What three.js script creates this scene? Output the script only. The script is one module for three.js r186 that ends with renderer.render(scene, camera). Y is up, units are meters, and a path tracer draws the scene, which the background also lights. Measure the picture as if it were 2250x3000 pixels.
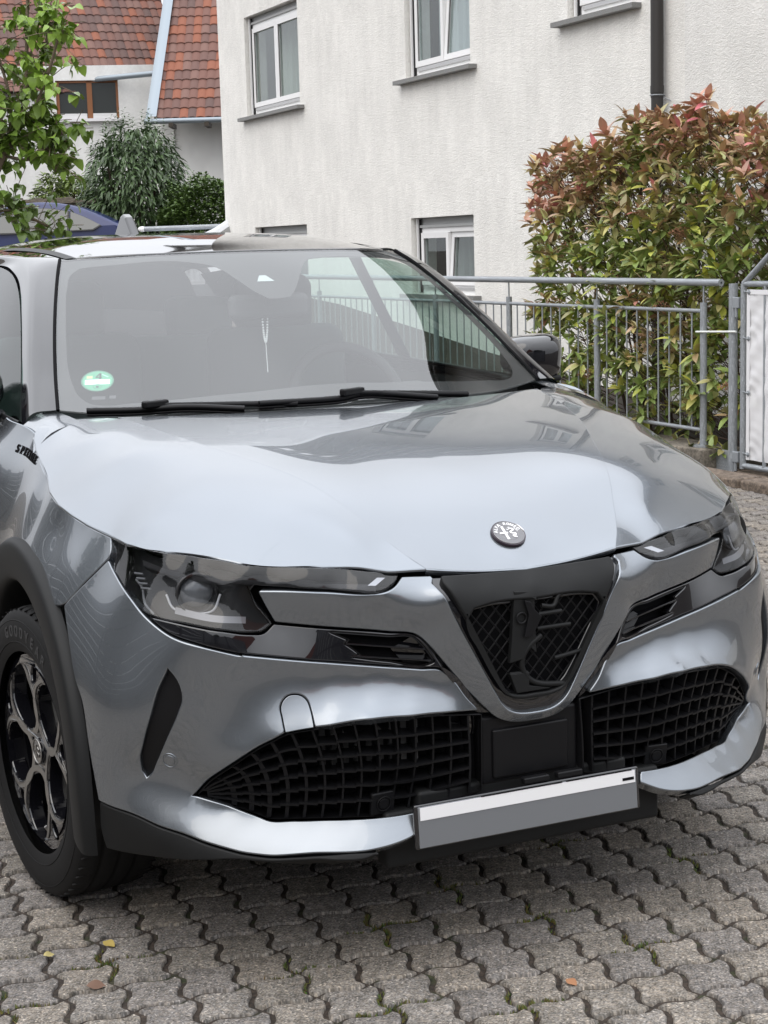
import * as THREE from 'three';
import { mergeGeometries } from 'three/addons/utils/BufferGeometryUtils.js';
import { RoundedBoxGeometry } from 'three/addons/geometries/RoundedBoxGeometry.js';
import { TextGeometry } from 'three/addons/geometries/TextGeometry.js';
import { FontLoader } from 'three/addons/loaders/FontLoader.js';
import { ImprovedNoise } from 'three/addons/math/ImprovedNoise.js';

// ---------- camera, sky, sun, exposure ----------
const scene = new THREE.Scene();
const EYE = new THREE.Vector3(-1.6626, 1.4838, 3.7967), YAW = 0.42588, PITCH = -0.15651, ROLL = -0.02763;
const camera = new THREE.PerspectiveCamera(34.019, 0.75, 0.05, 400);
{
  const f = new THREE.Vector3(Math.sin(YAW) * Math.cos(PITCH), Math.sin(PITCH), -Math.cos(YAW) * Math.cos(PITCH));
  const r = new THREE.Vector3().crossVectors(f, new THREE.Vector3(0, 1, 0)).normalize(), u = new THREE.Vector3().crossVectors(r, f);
  camera.position.copy(EYE);
  camera.up.copy(r.multiplyScalar(-Math.sin(ROLL)).addScaledVector(u, Math.cos(ROLL)));
  camera.lookAt(EYE.clone().add(f));
}
const perlin = new ImprovedNoise();
const fbm = (x, y, z, n = 4) => { let s = 0, a = 0.5; for (let i = 0; i < n; i++) { s += a * perlin.noise(x, y, z); x *= 2.03; y *= 2.03; z *= 2.03; a *= 0.5; } return s; };
{ // a bright overcast sky: brighter overhead than at the horizon, with soft cloud structure
  const W = 512, H = 256, d = new Float32Array(W * H * 4);
  for (let j = 0; j < H; j++) for (let i = 0; i < W; i++) {
    const el = ((j + 0.5) / H - 0.5) * Math.PI, az = ((i + 0.5) / W) * 2 * Math.PI, y = Math.sin(el);
    const x = Math.cos(az) * Math.cos(el), z = Math.sin(az) * Math.cos(el);
    const n = fbm(x * 2.2 + 5, y * 3.5, z * 2.2, 4);
    const L = (0.62 + 1.7 * Math.max(0, y)) * (1 + 0.2 * n);
    const k = (j * W + i) * 4;
    d[k] = L * 0.965; d[k + 1] = L * 0.99; d[k + 2] = L * 1.045; d[k + 3] = 1;
  }
  const t = new THREE.DataTexture(d, W, H, THREE.RGBAFormat, THREE.FloatType);
  t.mapping = THREE.EquirectangularReflectionMapping; t.minFilter = t.magFilter = THREE.LinearFilter; t.needsUpdate = true;
  scene.background = t; scene.environment = t;
}
const sun = new THREE.DirectionalLight(0xfff3e2, 0.9);
sun.position.set(-9, 12, 5); sun.target.position.set(0, 0, 0);
sun.castShadow = true; sun.shadow.radius = 110; sun.shadow.mapSize.set(2048, 2048);
Object.assign(sun.shadow.camera, { left: -16, right: 16, top: 16, bottom: -16, near: 0.5, far: 60 });
scene.add(sun, sun.target);
const renderer = new THREE.WebGLRenderer();
renderer.toneMapping = THREE.LinearToneMapping;
renderer.toneMappingExposure = 1.2;
renderer.shadowMap.enabled = true;

// ---------- helpers ----------
let seed = 7;
const rnd = () => { seed = (seed * 1664525 + 1013904223) >>> 0; return seed / 4294967296; };
const rr = (a, b) => a + (b - a) * rnd();
const V = (x, y, z) => new THREE.Vector3(x, y, z);
const used = {};
function numbered(n) { const k = used[n] = (used[n] ?? 0) + 1; return k === 1 ? n : n + '_' + String(k - 1).padStart(3, '0'); }
function shade(o) { o.traverse((m) => { if (m.isMesh) { m.castShadow = true; m.receiveShadow = true; } }); return o; }
function tag(o, label, category, group, kind) {
  if (label) o.userData.label = label; if (category) o.userData.category = category;
  if (group) o.userData.group = group; if (kind) o.userData.kind = kind;
  return o;
}
function thing(name, label, category, p = [0, 0, 0], turn = 0, group) {
  const g = new THREE.Group(); g.name = numbered(name); g.position.set(...p); g.rotation.y = turn; scene.add(g);
  return tag(g, label, category, group);
}
function obj(name, geo, mat, parent) { // one named mesh; a list of geometries is joined
  const g = Array.isArray(geo) ? join(geo) : geo;
  const m = new THREE.Mesh(g, mat); m.name = parent && parent !== scene ? name : numbered(name); (parent ?? scene).add(m);
  m.castShadow = m.receiveShadow = true;
  return m;
}
function struct(name, geo, mat) { const m = obj(name, geo, mat, scene); m.userData.kind = 'structure'; return m; }
function join(list) {
  const gs = list.map((g) => { let h = g.index ? g.toNonIndexed() : g.clone(); for (const k of Object.keys(h.attributes)) if (!['position', 'normal', 'uv'].includes(k)) h.deleteAttribute(k);
    if (!h.attributes.normal) h.computeVertexNormals();
    if (!h.attributes.uv) h.setAttribute('uv', new THREE.BufferAttribute(new Float32Array(h.attributes.position.count * 2), 2)); h.morphAttributes = {}; h.clearGroups(); return h; });
  return mergeGeometries(gs);
}
const box = (w, h, d, x = 0, y = 0, z = 0) => new THREE.BoxGeometry(w, h, d).translate(x, y, z);
const rbox = (w, h, d, r, x = 0, y = 0, z = 0, s = 2) => new RoundedBoxGeometry(w, h, d, s, r).translate(x, y, z);
function boxUV(g, s = 1) { // uv in metres from positions and normals
  const p = g.attributes.position, n = g.attributes.normal, uv = new Float32Array(p.count * 2);
  for (let i = 0; i < p.count; i++) {
    const ax = Math.abs(n.getX(i)), ay = Math.abs(n.getY(i)), az = Math.abs(n.getZ(i));
    const [a, b] = ax >= ay && ax >= az ? [p.getZ(i), p.getY(i)] : ay >= az ? [p.getX(i), p.getZ(i)] : [p.getX(i), p.getY(i)];
    uv[i * 2] = a / s; uv[i * 2 + 1] = b / s;
  }
  g.setAttribute('uv', new THREE.BufferAttribute(uv, 2)); return g;
}
function tube(pts, r, seg = 24, rad = 8, closed = false) {
  return new THREE.TubeGeometry(new THREE.CatmullRomCurve3(pts.map((p) => (p.isVector3 ? p : V(...p))), closed, 'centripetal'), seg, r, rad, closed);
}
function rod(a, b, r, rad = 10, r2 = r) {
  const A = a.isVector3 ? a : V(...a), B = b.isVector3 ? b : V(...b), d = B.clone().sub(A), g = new THREE.CylinderGeometry(r2, r, d.length(), rad);
  g.applyQuaternion(new THREE.Quaternion().setFromUnitVectors(V(0, 1, 0), d.clone().normalize()));
  return g.translate((A.x + B.x) / 2, (A.y + B.y) / 2, (A.z + B.z) / 2);
}
function mirrorX(g0) {
  const g = g0.clone(), p = g.attributes.position, n = g.attributes.normal;
  for (let i = 0; i < p.count; i++) { p.setX(i, -p.getX(i)); if (n) n.setX(i, -n.getX(i)); }
  if (g.index) { const a = g.index.array; for (let i = 0; i < a.length; i += 3) { const t = a[i + 1]; a[i + 1] = a[i + 2]; a[i + 2] = t; } }
  else for (const at of Object.values(g.attributes)) { const s = at.itemSize, a = at.array; for (let i = 0; i < at.count; i += 3) for (let c = 0; c < s; c++) { const t = a[(i + 1) * s + c]; a[(i + 1) * s + c] = a[(i + 2) * s + c]; a[(i + 2) * s + c] = t; } }
  return g;
}
function tex(n, fn, { repeat = [1, 1], srgb = true, m = n } = {}) { // fn(u, v) -> [r, g, b] 0..1
  const d = new Uint8Array(n * m * 4);
  for (let j = 0; j < m; j++) for (let i = 0; i < n; i++) { const c = fn(i / n, j / m, i, j), k = (j * n + i) * 4; for (let q = 0; q < 3; q++) d[k + q] = Math.max(0, Math.min(255, c[q] * 255)); d[k + 3] = 255; }
  const t = new THREE.DataTexture(d, n, m); t.wrapS = t.wrapT = THREE.RepeatWrapping; t.magFilter = THREE.LinearFilter; t.minFilter = THREE.LinearMipmapLinearFilter; t.generateMipmaps = true;
  if (srgb) t.colorSpace = THREE.SRGBColorSpace; t.repeat.set(...repeat); t.needsUpdate = true; return t;
}
// tileable value noise
const tileNoise = (n, s0) => { const g = []; let s = s0; for (let i = 0; i < n * n; i++) { s = (s * 1664525 + 1013904223) >>> 0; g.push(s / 4294967296); } const at = (i, j) => g[((j % n + n) % n) * n + ((i % n + n) % n)];
  return (u, v) => { const x = u * n, y = v * n, i = Math.floor(x), j = Math.floor(y), f = (t) => t * t * (3 - 2 * t), a = f(x - i), b = f(y - j); return (at(i, j) * (1 - a) + at(i + 1, j) * a) * (1 - b) + (at(i, j + 1) * (1 - a) + at(i + 1, j + 1) * a) * b; }; };
const std = (o) => new THREE.MeshStandardMaterial({ roughness: 0.8, ...o });
const phys = (o) => new THREE.MeshPhysicalMaterial({ roughness: 0.5, ...o });
const lin = (r, g, b) => new THREE.Color().setRGB(r, g, b);

// smooth surfaces through measured points (thin plate splines)
function tps(uv, v, lam) {
  const n = uv.length, N = n + 3, A = [], K = (d2) => (d2 > 1e-18 ? 0.5 * d2 * Math.log(d2) : 0);
  for (let i = 0; i < n; i++) { const r = new Float64Array(N + 1); for (let j = 0; j < n; j++) r[j] = K((uv[i][0] - uv[j][0]) ** 2 + (uv[i][1] - uv[j][1]) ** 2) + (i === j ? lam : 0); r[n] = 1; r[n + 1] = uv[i][0]; r[n + 2] = uv[i][1]; r[N] = v[i]; A.push(r); }
  for (let k = 0; k < 3; k++) { const r = new Float64Array(N + 1); for (let j = 0; j < n; j++) r[j] = k ? uv[j][k - 1] : 1; A.push(r); }
  for (let c = 0; c < N; c++) { let p = c; for (let i = c + 1; i < N; i++) if (Math.abs(A[i][c]) > Math.abs(A[p][c])) p = i; [A[c], A[p]] = [A[p], A[c]];
    for (let i = c + 1; i < N; i++) { const f = A[i][c] / A[c][c]; if (f) for (let j = c; j <= N; j++) A[i][j] -= f * A[c][j]; } }
  const w = new Float64Array(N); for (let i = N - 1; i >= 0; i--) { let s = A[i][N]; for (let j = i + 1; j < N; j++) s -= A[i][j] * w[j]; w[i] = s / A[i][i]; }
  return (a, b) => { let s = w[n] + w[n + 1] * a + w[n + 2] * b; for (let i = 0; i < n; i++) s += w[i] * K((a - uv[i][0]) ** 2 + (b - uv[i][1]) ** 2); return s; };
}
const AX = -0.3, AZ = 0.2, KS = 0.65;
function surface(kind, pts, lam = 1e-5, mir = true) {
  let at, ref;
  if (kind === 'SC') { const f = tps(pts.map((p) => [Math.atan2(-(p[0] - AX), p[2] - AZ) * KS, p[1]]), pts.map((p) => Math.hypot(p[0] - AX, p[2] - AZ)), lam);
    at = (a, b) => { const r = f(a, b), t = a / KS; return V(AX - r * Math.sin(t), b, AZ + r * Math.cos(t)); }; ref = (a) => V(-Math.sin(a / KS), 0, Math.cos(a / KS)); }
  else { const q = mir ? pts.concat(pts.filter((p) => Math.abs(p[0]) > 1e-4).map((p) => [-p[0], p[1], p[2]])) : pts;
    if (kind === 'SF') { const f = tps(q.map((p) => [p[0], p[1]]), q.map((p) => p[2]), lam); at = (a, b) => V(a, b, f(a, b)); ref = () => V(0, 0, 1); }
    else { const f = tps(q.map((p) => [p[0], p[2]]), q.map((p) => p[1]), lam); at = (a, b) => V(a, f(a, b), b); ref = () => V(0, 1, 0); } }
  const e = 8e-4;
  const normal = (a, b) => { const n = at(a + e, b).sub(at(a - e, b)).cross(at(a, b + e).sub(at(a, b - e))).normalize(); return n.dot(ref(a, b)) < 0 ? n.negate() : n; };
  return { at, normal };
}
const shifted = (s, d) => ({ at: (a, b) => s.at(a, b).addScaledVector(s.normal(a, b), d), normal: s.normal });
function smooth(poly, step = 0.008, corner = 38) { // a closed outline, rounded except at its corners
  const n = poly.length, out = [], P = (i) => poly[((i % n) + n) % n], sharp = [];
  for (let i = 0; i < n; i++) { const a = P(i - 1), b = P(i), c = P(i + 1); let t = Math.atan2(c[1] - b[1], c[0] - b[0]) - Math.atan2(b[1] - a[1], b[0] - a[0]); t = Math.abs(Math.atan2(Math.sin(t), Math.cos(t))); sharp.push(t > (corner * Math.PI) / 180); }
  for (let i = 0; i < n; i++) {
    const p0 = P(i - 1), p1 = P(i), p2 = P(i + 1), p3 = P(i + 2), L = Math.hypot(p2[0] - p1[0], p2[1] - p1[1]); if (L < 1e-6) continue;
    const tan = (a, b, c, s) => { const l1 = Math.hypot(b[0] - a[0], b[1] - a[1]) || 1e-9, l2 = Math.hypot(c[0] - b[0], c[1] - b[1]) || 1e-9; return [0, 1].map((k) => ((b[k] - a[k]) / l1 * l2 + (c[k] - b[k]) / l2 * l1) / (l1 + l2)); };
    const d = [(p2[0] - p1[0]) / L, (p2[1] - p1[1]) / L], t1 = sharp[i] ? d : tan(p0, p1, p2), t2 = sharp[(i + 1) % n] ? d : tan(p1, p2, p3), m = Math.max(1, Math.ceil(L / step));
    for (let k = 0; k < m; k++) { const t = k / m, h = [2 * t ** 3 - 3 * t * t + 1, t ** 3 - 2 * t * t + t, -2 * t ** 3 + 3 * t * t, t ** 3 - t * t]; out.push([0, 1].map((c) => h[0] * p1[c] + h[1] * L * t1[c] + h[2] * p2[c] + h[3] * L * t2[c])); }
  }
  let A = 0; for (let i = 0; i < out.length; i++) { const a = out[i], b = out[(i + 1) % out.length]; A += a[0] * b[1] - b[0] * a[1]; }
  return A < 0 ? out.reverse() : out;
}
function inset(p, r) { // p counter-clockwise; r > 0 inwards
  const n = p.length; return p.map((b, i) => { const a = p[(i + n - 1) % n], c = p[(i + 1) % n], l1 = Math.hypot(b[0] - a[0], b[1] - a[1]) || 1e-9, l2 = Math.hypot(c[0] - b[0], c[1] - b[1]) || 1e-9;
    const n1 = [-(b[1] - a[1]) / l1, (b[0] - a[0]) / l1], n2 = [-(c[1] - b[1]) / l2, (c[0] - b[0]) / l2]; let m = [n1[0] + n2[0], n1[1] + n2[1]]; const q = Math.hypot(...m) || 1e-9; m = [m[0] / q, m[1] / q]; const s = r / Math.max(0.45, m[0] * n1[0] + m[1] * n1[1]); return [b[0] + m[0] * s, b[1] + m[1] * s]; });
}
function clipCell(poly, x0, y0, x1, y1) {
  let p = poly; for (const [k, v, s] of [[0, x0, 1], [0, x1, -1], [1, y0, 1], [1, y1, -1]]) { const q = []; for (let i = 0; i < p.length; i++) { const a = p[i], b = p[(i + 1) % p.length], da = s * (a[k] - v), db = s * (b[k] - v); if (da >= 0) q.push(a); if ((da >= 0) !== (db >= 0)) { const t = da / (da - db); q.push([a[0] + t * (b[0] - a[0]), a[1] + t * (b[1] - a[1])]); } } p = q; if (!p.length) return p; }
  return p;
}
const within = (x, y, poly) => { let c = false; for (let i = 0, j = poly.length - 1; i < poly.length; j = i++) { const a = poly[i], b = poly[j]; if (a[1] > y !== b[1] > y && x < ((b[0] - a[0]) * (y - a[1])) / (b[1] - a[1]) + a[0]) c = !c; } return c; };
// a panel: the part of a surface inside an outline, its edge rolled over with radius r and turned back by depth
function panel(outline, surf, { cell = 0.014, r = 0.003, depth = 0.012, gap = 0.0008, holes = [], step = 0.008, corner = 38, fill = true } = {}) {
  const pos = [], nor = [], uvs = [], idx = [], map = new Map();
  const vert = (a, b) => { const k = a.toFixed(6) + ',' + b.toFixed(6); let i = map.get(k); if (i === undefined) { i = pos.length / 3; const P = surf.at(a, b), N = surf.normal(a, b); pos.push(P.x, P.y, P.z); nor.push(N.x, N.y, N.z); uvs.push(a, b); map.set(k, i); } return i; };
  const tri = (a, b, c) => { const q = (i) => V(pos[i * 3], pos[i * 3 + 1], pos[i * 3 + 2]), g = q(b).sub(q(a)).cross(q(c).sub(q(a))), N = V(nor[a * 3] + nor[b * 3] + nor[c * 3], nor[a * 3 + 1] + nor[b * 3 + 1] + nor[c * 3 + 1], nor[a * 3 + 2] + nor[b * 3 + 2] + nor[c * 3 + 2]); if (g.dot(N) < 0) idx.push(a, c, b); else idx.push(a, b, c); };
  const loops = [smooth(outline, step, corner), ...holes.map((h) => smooth(h, step, corner))];
  const outers = loops.map((l, i) => inset(l, i ? -gap : gap)), inners = loops.map((l, i) => inset(l, i ? -gap - r : gap + r));
  let fillPoly = inners[0].slice();
  for (const h of inners.slice(1)) { let best = [1e9, 0, 0]; fillPoly.forEach((p, i) => h.forEach((q, j) => { const d = Math.hypot(p[0] - q[0], p[1] - q[1]); if (d < best[0]) best = [d, i, j]; }));
    const [, i, j] = best, hole = h.slice(j).concat(h.slice(0, j)).reverse(); hole.unshift(hole.pop()); fillPoly = [...fillPoly.slice(0, i + 1), ...hole, hole[0], fillPoly[i], ...fillPoly.slice(i + 1)]; }
  if (fill) {
    const xs = fillPoly.map((p) => p[0]), ys = fillPoly.map((p) => p[1]), X0 = Math.min(...xs), Y0 = Math.min(...ys), nx = Math.ceil((Math.max(...xs) - X0) / cell), ny = Math.ceil((Math.max(...ys) - Y0) / cell), hit = new Set();
    fillPoly.forEach((a, i) => { const b = fillPoly[(i + 1) % fillPoly.length], m = Math.ceil(Math.hypot(b[0] - a[0], b[1] - a[1]) / cell * 4) + 1; for (let k = 0; k <= m; k++) { const x = a[0] + ((b[0] - a[0]) * k) / m, y = a[1] + ((b[1] - a[1]) * k) / m, ci = Math.floor((x - X0) / cell), cj = Math.floor((y - Y0) / cell); for (let di = -1; di <= 1; di++) for (let dj = -1; dj <= 1; dj++) hit.add((ci + di) * 4096 + cj + dj + 8); } });
    for (let i = 0; i < nx; i++) for (let j = 0; j < ny; j++) {
      const x0 = X0 + i * cell, y0 = Y0 + j * cell, x1 = x0 + cell, y1 = y0 + cell;
      if (hit.has(i * 4096 + j + 8)) { const c = clipCell(fillPoly, x0, y0, x1, y1); if (c.length < 3) continue; const v2 = c.map((p) => new THREE.Vector2(p[0], p[1])); for (const t of THREE.ShapeUtils.triangulateShape(v2, [])) { const q = t.map((k) => vert(...c[k])); if (q[0] !== q[1] && q[1] !== q[2] && q[0] !== q[2]) tri(...q); } }
      else if (within((x0 + x1) / 2, (y0 + y1) / 2, fillPoly)) { const a = vert(x0, y0), b = vert(x1, y0), c = vert(x1, y1), d = vert(x0, y1); tri(a, b, c); tri(a, c, d); }
    }
  }
  loops.forEach((l, li) => { // rolled edge
    const n = l.length, rings = [], steps = 4;
    for (let i = 0; i < n; i++) {
      const pi = surf.at(...inners[li][i]), po = surf.at(...outers[li][i]), N = surf.normal(...inners[li][i]), T = po.clone().sub(pi); T.addScaledVector(N, -T.dot(N)); const rho = Math.min(r, Math.max(T.length(), r * 0.6)); T.normalize();
      const ring = []; for (let k = 0; k <= steps; k++) { const f = (k / steps) * Math.PI / 2; ring.push([pi.clone().addScaledVector(T, rho * Math.sin(f)).addScaledVector(N, rho * (Math.cos(f) - 1)), N.clone().multiplyScalar(Math.cos(f)).addScaledVector(T, Math.sin(f))]); }
      const e = ring[steps][0].clone().addScaledVector(N, -depth); ring.push([e, T.clone()]); rings.push(ring);
    }
    const base = pos.length / 3, m = steps + 2; for (const ring of rings) for (const [p, q] of ring) { pos.push(p.x, p.y, p.z); nor.push(q.x, q.y, q.z); uvs.push(0, 0); }
    for (let i = 0; i < n; i++) for (let k = 0; k < m - 1; k++) { const a = base + i * m + k, b = base + ((i + 1) % n) * m + k; tri(a, b, b + 1); tri(a, b + 1, a + 1); }
  });
  const g = new THREE.BufferGeometry(); g.setAttribute('position', new THREE.Float32BufferAttribute(pos, 3)); g.setAttribute('normal', new THREE.Float32BufferAttribute(nor, 3)); g.setAttribute('uv', new THREE.Float32BufferAttribute(uvs, 2)); g.setIndex(idx); return g;
}
// a smooth skin through rows of points
function skin(rows, nu = 24, nv = 12, closeU = false) {
  const pts = rows.map((r) => new THREE.CatmullRomCurve3(r.map((p) => V(...p)), closeU, 'centripetal')), pos = [], idx = [];
  const cols = []; for (let i = 0; i <= nu; i++) cols.push(pts.map((c) => c.getPoint(i / nu)));
  for (let i = 0; i <= nu; i++) { const c = cols[i].length > 2 ? new THREE.CatmullRomCurve3(cols[i], false, 'centripetal') : null; for (let j = 0; j <= nv; j++) { const p = c ? c.getPoint(j / nv) : cols[i][0].clone().lerp(cols[i][1], j / nv); pos.push(p.x, p.y, p.z); } }
  for (let i = 0; i < nu; i++) for (let j = 0; j < nv; j++) { const a = i * (nv + 1) + j, b = a + nv + 1; idx.push(a, b, b + 1, a, b + 1, a + 1); }
  const g = new THREE.BufferGeometry(); g.setAttribute('position', new THREE.Float32BufferAttribute(pos, 3)); g.setIndex(idx); g.computeVertexNormals();
  const uv = new Float32Array(pos.length / 3 * 2); for (let i = 0; i <= nu; i++) for (let j = 0; j <= nv; j++) { uv[(i * (nv + 1) + j) * 2] = i / nu; uv[(i * (nv + 1) + j) * 2 + 1] = j / nv; } g.setAttribute('uv', new THREE.BufferAttribute(uv, 2)); return g;
}
const flip = (g) => { const a = g.index.array; for (let i = 0; i < a.length; i += 3) { const t = a[i + 1]; a[i + 1] = a[i + 2]; a[i + 2] = t; } g.computeVertexNormals(); return g; };
const both = (g) => join([g, mirrorX(g)]);

// ---------- ground and paving ----------
const nA = tileNoise(64, 11), nB = tileNoise(128, 12), nC = tileNoise(16, 13), nD = tileNoise(8, 14);
const AXIS = 0.4259, YARD = V(-1.6626, 0, 3.7967); // viewpoint heading and the ground point below it; the background is placed from these
const FWD = V(Math.sin(AXIS), 0, -Math.cos(AXIS)), RIGHT = V(Math.cos(AXIS), 0, Math.sin(AXIS));
const far = (x, y, d) => [YARD.x + RIGHT.x * x + FWD.x * d, y, YARD.z + RIGHT.z * x + FWD.z * d]; // metres right of, above and ahead of that point
const rise = (x, z) => { const d = (x - YARD.x) * FWD.x + (z - YARD.z) * FWD.z; return 1.0 * THREE.MathUtils.smoothstep(d, 13, 25); };
const earth = tex(256, (u, v) => { const g = 0.10 + 0.1 * nA(u, v) + 0.1 * nB(u, v), m = Math.max(0, nC(u, v) - 0.72) * 0.5; return [g * 1.05 - m * 0.2, g * 0.9 + m * 0.25, g * 0.78 - m * 0.3]; });
{
  const g = new THREE.PlaneGeometry(300, 300, 150, 150).rotateX(-Math.PI / 2), p = g.attributes.position; for (let i = 0; i < p.count; i++) p.setY(i, rise(p.getX(i), p.getZ(i)) - 0.007); g.computeVertexNormals(); boxUV(g, 0.5);
  struct('ground', g, std({ map: earth, roughness: 0.95 }));
}
{
  const g1 = tileNoise(210, 71), g2 = tileNoise(150, 72), g3 = tileNoise(170, 73), g4 = tileNoise(90, 74);
  const grit = tex(1024, (u, v) => { let g = 0.455 + 0.26 * (g1(u, v) - 0.5) + 0.12 * (g4(u, v) - 0.5) + 0.09 * (nC(u, v) - 0.5) + (rnd() - 0.5) * 0.08; const a = g2(u, v), b = g3(u, v), w = nB(u, v) - 0.5; if (a > 0.8) g += (a - 0.8) * 1.5; if (b < 0.2) g -= (0.2 - b) * 1.1; return [g * (1.03 + 0.04 * w), g * 0.985, g * (0.935 - 0.05 * w)]; });
  const bump = tex(512, (u, v) => { const r = 0.6 * g1(u, v) + 0.4 * rnd(); return [r, r, r]; }, { srgb: false });
  const tones = [[1, 1, 1], [0.92, 0.92, 0.94], [1.06, 1.04, 1.0], [0.97, 0.96, 0.93], [1.03, 1.0, 0.95], [0.88, 0.88, 0.9]];
  const mats = tones.map((t) => std({ map: grit, bumpMap: bump, bumpScale: 0.0016, roughness: 0.9, color: lin(...t.map((x) => x * 0.98)) }));
  const E1 = [0.118, -0.0038], E2 = [-0.0068, 0.1236], O0 = [-0.8107, 0.1055];
  const cellGeo = (k) => { // one wavy stone, chamfered, with uv in metres
    const o = [], A = 0.0138, m = 5, wob = (t) => Math.sin(2 * Math.PI * t);
    const edge = (p, q, f) => { for (let i = 0; i < m; i++) { const t = i / m, w = f(t); o.push([p[0] + (q[0] - p[0]) * t + w[0], p[1] + (q[1] - p[1]) * t + w[1]]); } };
    const a = [0, 0], b = E1, c = [E1[0] + E2[0], E1[1] + E2[1]], d = E2;
    edge(a, b, (t) => [0, -A * 0.8 * wob(t)]); edge(b, c, (t) => [A * wob(t), 0]); edge(c, d, (t) => [0, A * 0.8 * wob(t)]); edge(d, a, (t) => [-A * wob(t), 0]);
    const c0 = [c[0] / 2, c[1] / 2]; let P = o.map((p) => [p[0] - c0[0], p[1] - c0[1]]).reverse(); P = P.reverse();
    const j = 0.0041 + 0.001 * k / 4, r0 = inset(P, j), r1 = inset(P, j + 0.0022), r2 = inset(P, j + 0.0055), pos = [], idx = [], n = P.length;
    const ring = (r, y) => r.forEach((p) => pos.push(p[0], y + (rnd() - 0.5) * 0.0012, p[1])); ring(r0, -0.013); ring(r1, -0.0022); ring(r2, 0);
    for (let q = 0; q < 2; q++) for (let i = 0; i < n; i++) { const u = q * n + i, v = q * n + ((i + 1) % n); idx.push(u, u + n, v, v, u + n, v + n); }
    for (const t of THREE.ShapeUtils.triangulateShape(r2.map((p) => new THREE.Vector2(...p)), [])) idx.push(2 * n + t[0], 2 * n + t[2], 2 * n + t[1]);
    const g = new THREE.BufferGeometry(); g.setAttribute('position', new THREE.Float32BufferAttribute(pos, 3)); g.setIndex(idx); g.computeVertexNormals();
    const nn = g.attributes.normal; if (nn.getY(2 * n) < 0) { const x = g.index.array; for (let i = 0; i < x.length; i += 3) { const t = x[i]; x[i] = x[i + 1]; x[i + 1] = t; } g.computeVertexNormals(); }
    const uv = []; for (let i = 0; i < pos.length; i += 3) uv.push((pos[i] + k * 0.173) / 0.62, (pos[i + 2] + k * 0.291) / 0.62); g.setAttribute('uv', new THREE.Float32BufferAttribute(uv, 2)); return g;
  };
  const geos = [0, 1, 2, 3, 4].map(cellGeo), paving = new THREE.Group(); paving.name = 'paving'; paving.userData.kind = 'structure'; scene.add(paving);
  const cells = [], fr = new THREE.Frustum(); camera.aspect = 0.75; camera.updateProjectionMatrix(); camera.updateMatrixWorld(true); fr.setFromProjectionMatrix(new THREE.Matrix4().multiplyMatrices(camera.projectionMatrix, camera.matrixWorldInverse));
  for (let i = -26; i < 46; i++) for (let j = -118; j < 32; j++) { const x = O0[0] + (i + 0.5) * E1[0] + (j + 0.5) * E2[0], z = O0[1] + (i + 0.5) * E1[1] + (j + 0.5) * E2[1]; if (x > 4.36) continue;
    const hidden = (Math.abs(x) < 0.78 && z < 0.42) || (z < -0.2 && x < 0.9 && x > -0.8) || (x > 0.7 && z < 0.5 - (4.0 - x) * 0 && (x - EYE.x) / (EYE.z - z) < 0.76 && z < 0.2), vis = fr.containsPoint(V(x, 0, z)) && !hidden; cells.push([x, z, vis ? Math.hypot(x - EYE.x, z - EYE.z, 1.48) : 1e3 + rnd()]); }
  cells.sort((a, b) => a[2] - b[2]);
  const M = new THREE.Matrix4(), pose = ([x, z]) => M.makeRotationFromEuler(new THREE.Euler(rr(-0.008, 0.008), rnd() < 0.5 ? 0 : Math.PI, rr(-0.008, 0.008))).setPosition(x, rr(-0.0016, 0.0016) + rise(x, z), z);
  cells.slice(0, 300).forEach((c) => { const m = obj('paver', geos[Math.floor(rnd() * 5)], mats[Math.floor(rnd() * 6)], paving); m.applyMatrix4(pose(c)); });
  const rest = cells.slice(300), fields = [0, 1, 2, 3].map((q) => rest.filter((_, i) => i % 4 === q)), col = new THREE.Color();
  const fld = new THREE.Group(); fld.name = 'paver_field'; fld.userData.kind = 'stuff'; paving.add(fld);
  fields.forEach((f, q) => { const im = new THREE.InstancedMesh(geos[q], mats[0], f.length); im.name = 'pavers'; f.forEach((c, i) => { im.setMatrixAt(i, pose(c)); const t = tones[Math.floor(rnd() * 6)]; im.setColorAt(i, col.setRGB(...t)); }); im.userData.kind = 'stuff'; im.receiveShadow = im.castShadow = true; fld.add(im); });
  // moss in the joints, where the photograph shows it, and a few fallen leaves
  const blade = new THREE.ConeGeometry(0.0022, 0.011, 4).translate(0, 0.004, 0), spots = [[-0.99, 0.66, 60], [-0.83, 0.5, 90], [-0.24, 0.62, 150], [-0.3, 0.98, 120], [-0.45, 0.72, 60], [-0.02, 0.42, 50], [0.2, 0.93, 60], [-0.68, 1.0, 90], [0.55, 0.55, 60], [-1.02, 0.3, 50], [0.1, 0.75, 60], [-0.72, 1.1, 60], [0.35, 0.4, 40], [-0.12, 1.05, 90]];
  const pts = []; for (const [x, z, n] of spots) { const i = Math.round((x - O0[0]) / E1[0]), j = Math.round((z - O0[1]) / E2[1]); for (let k = 0; k < n; k++) { const alongX = rnd() < 0.45, t = rr(-0.6, 0.8), w = Math.sin(2 * Math.PI * t); const px = O0[0] + i * E1[0] + j * E2[0] + (alongX ? t * E1[0] : t * E2[0] + 0.0155 * w), pz = O0[1] + i * E1[1] + j * E2[1] + (alongX ? t * E1[1] - 0.0124 * w : t * E2[1]); pts.push([px + rr(-0.005, 0.005), pz + rr(-0.005, 0.005)]); } }
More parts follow.
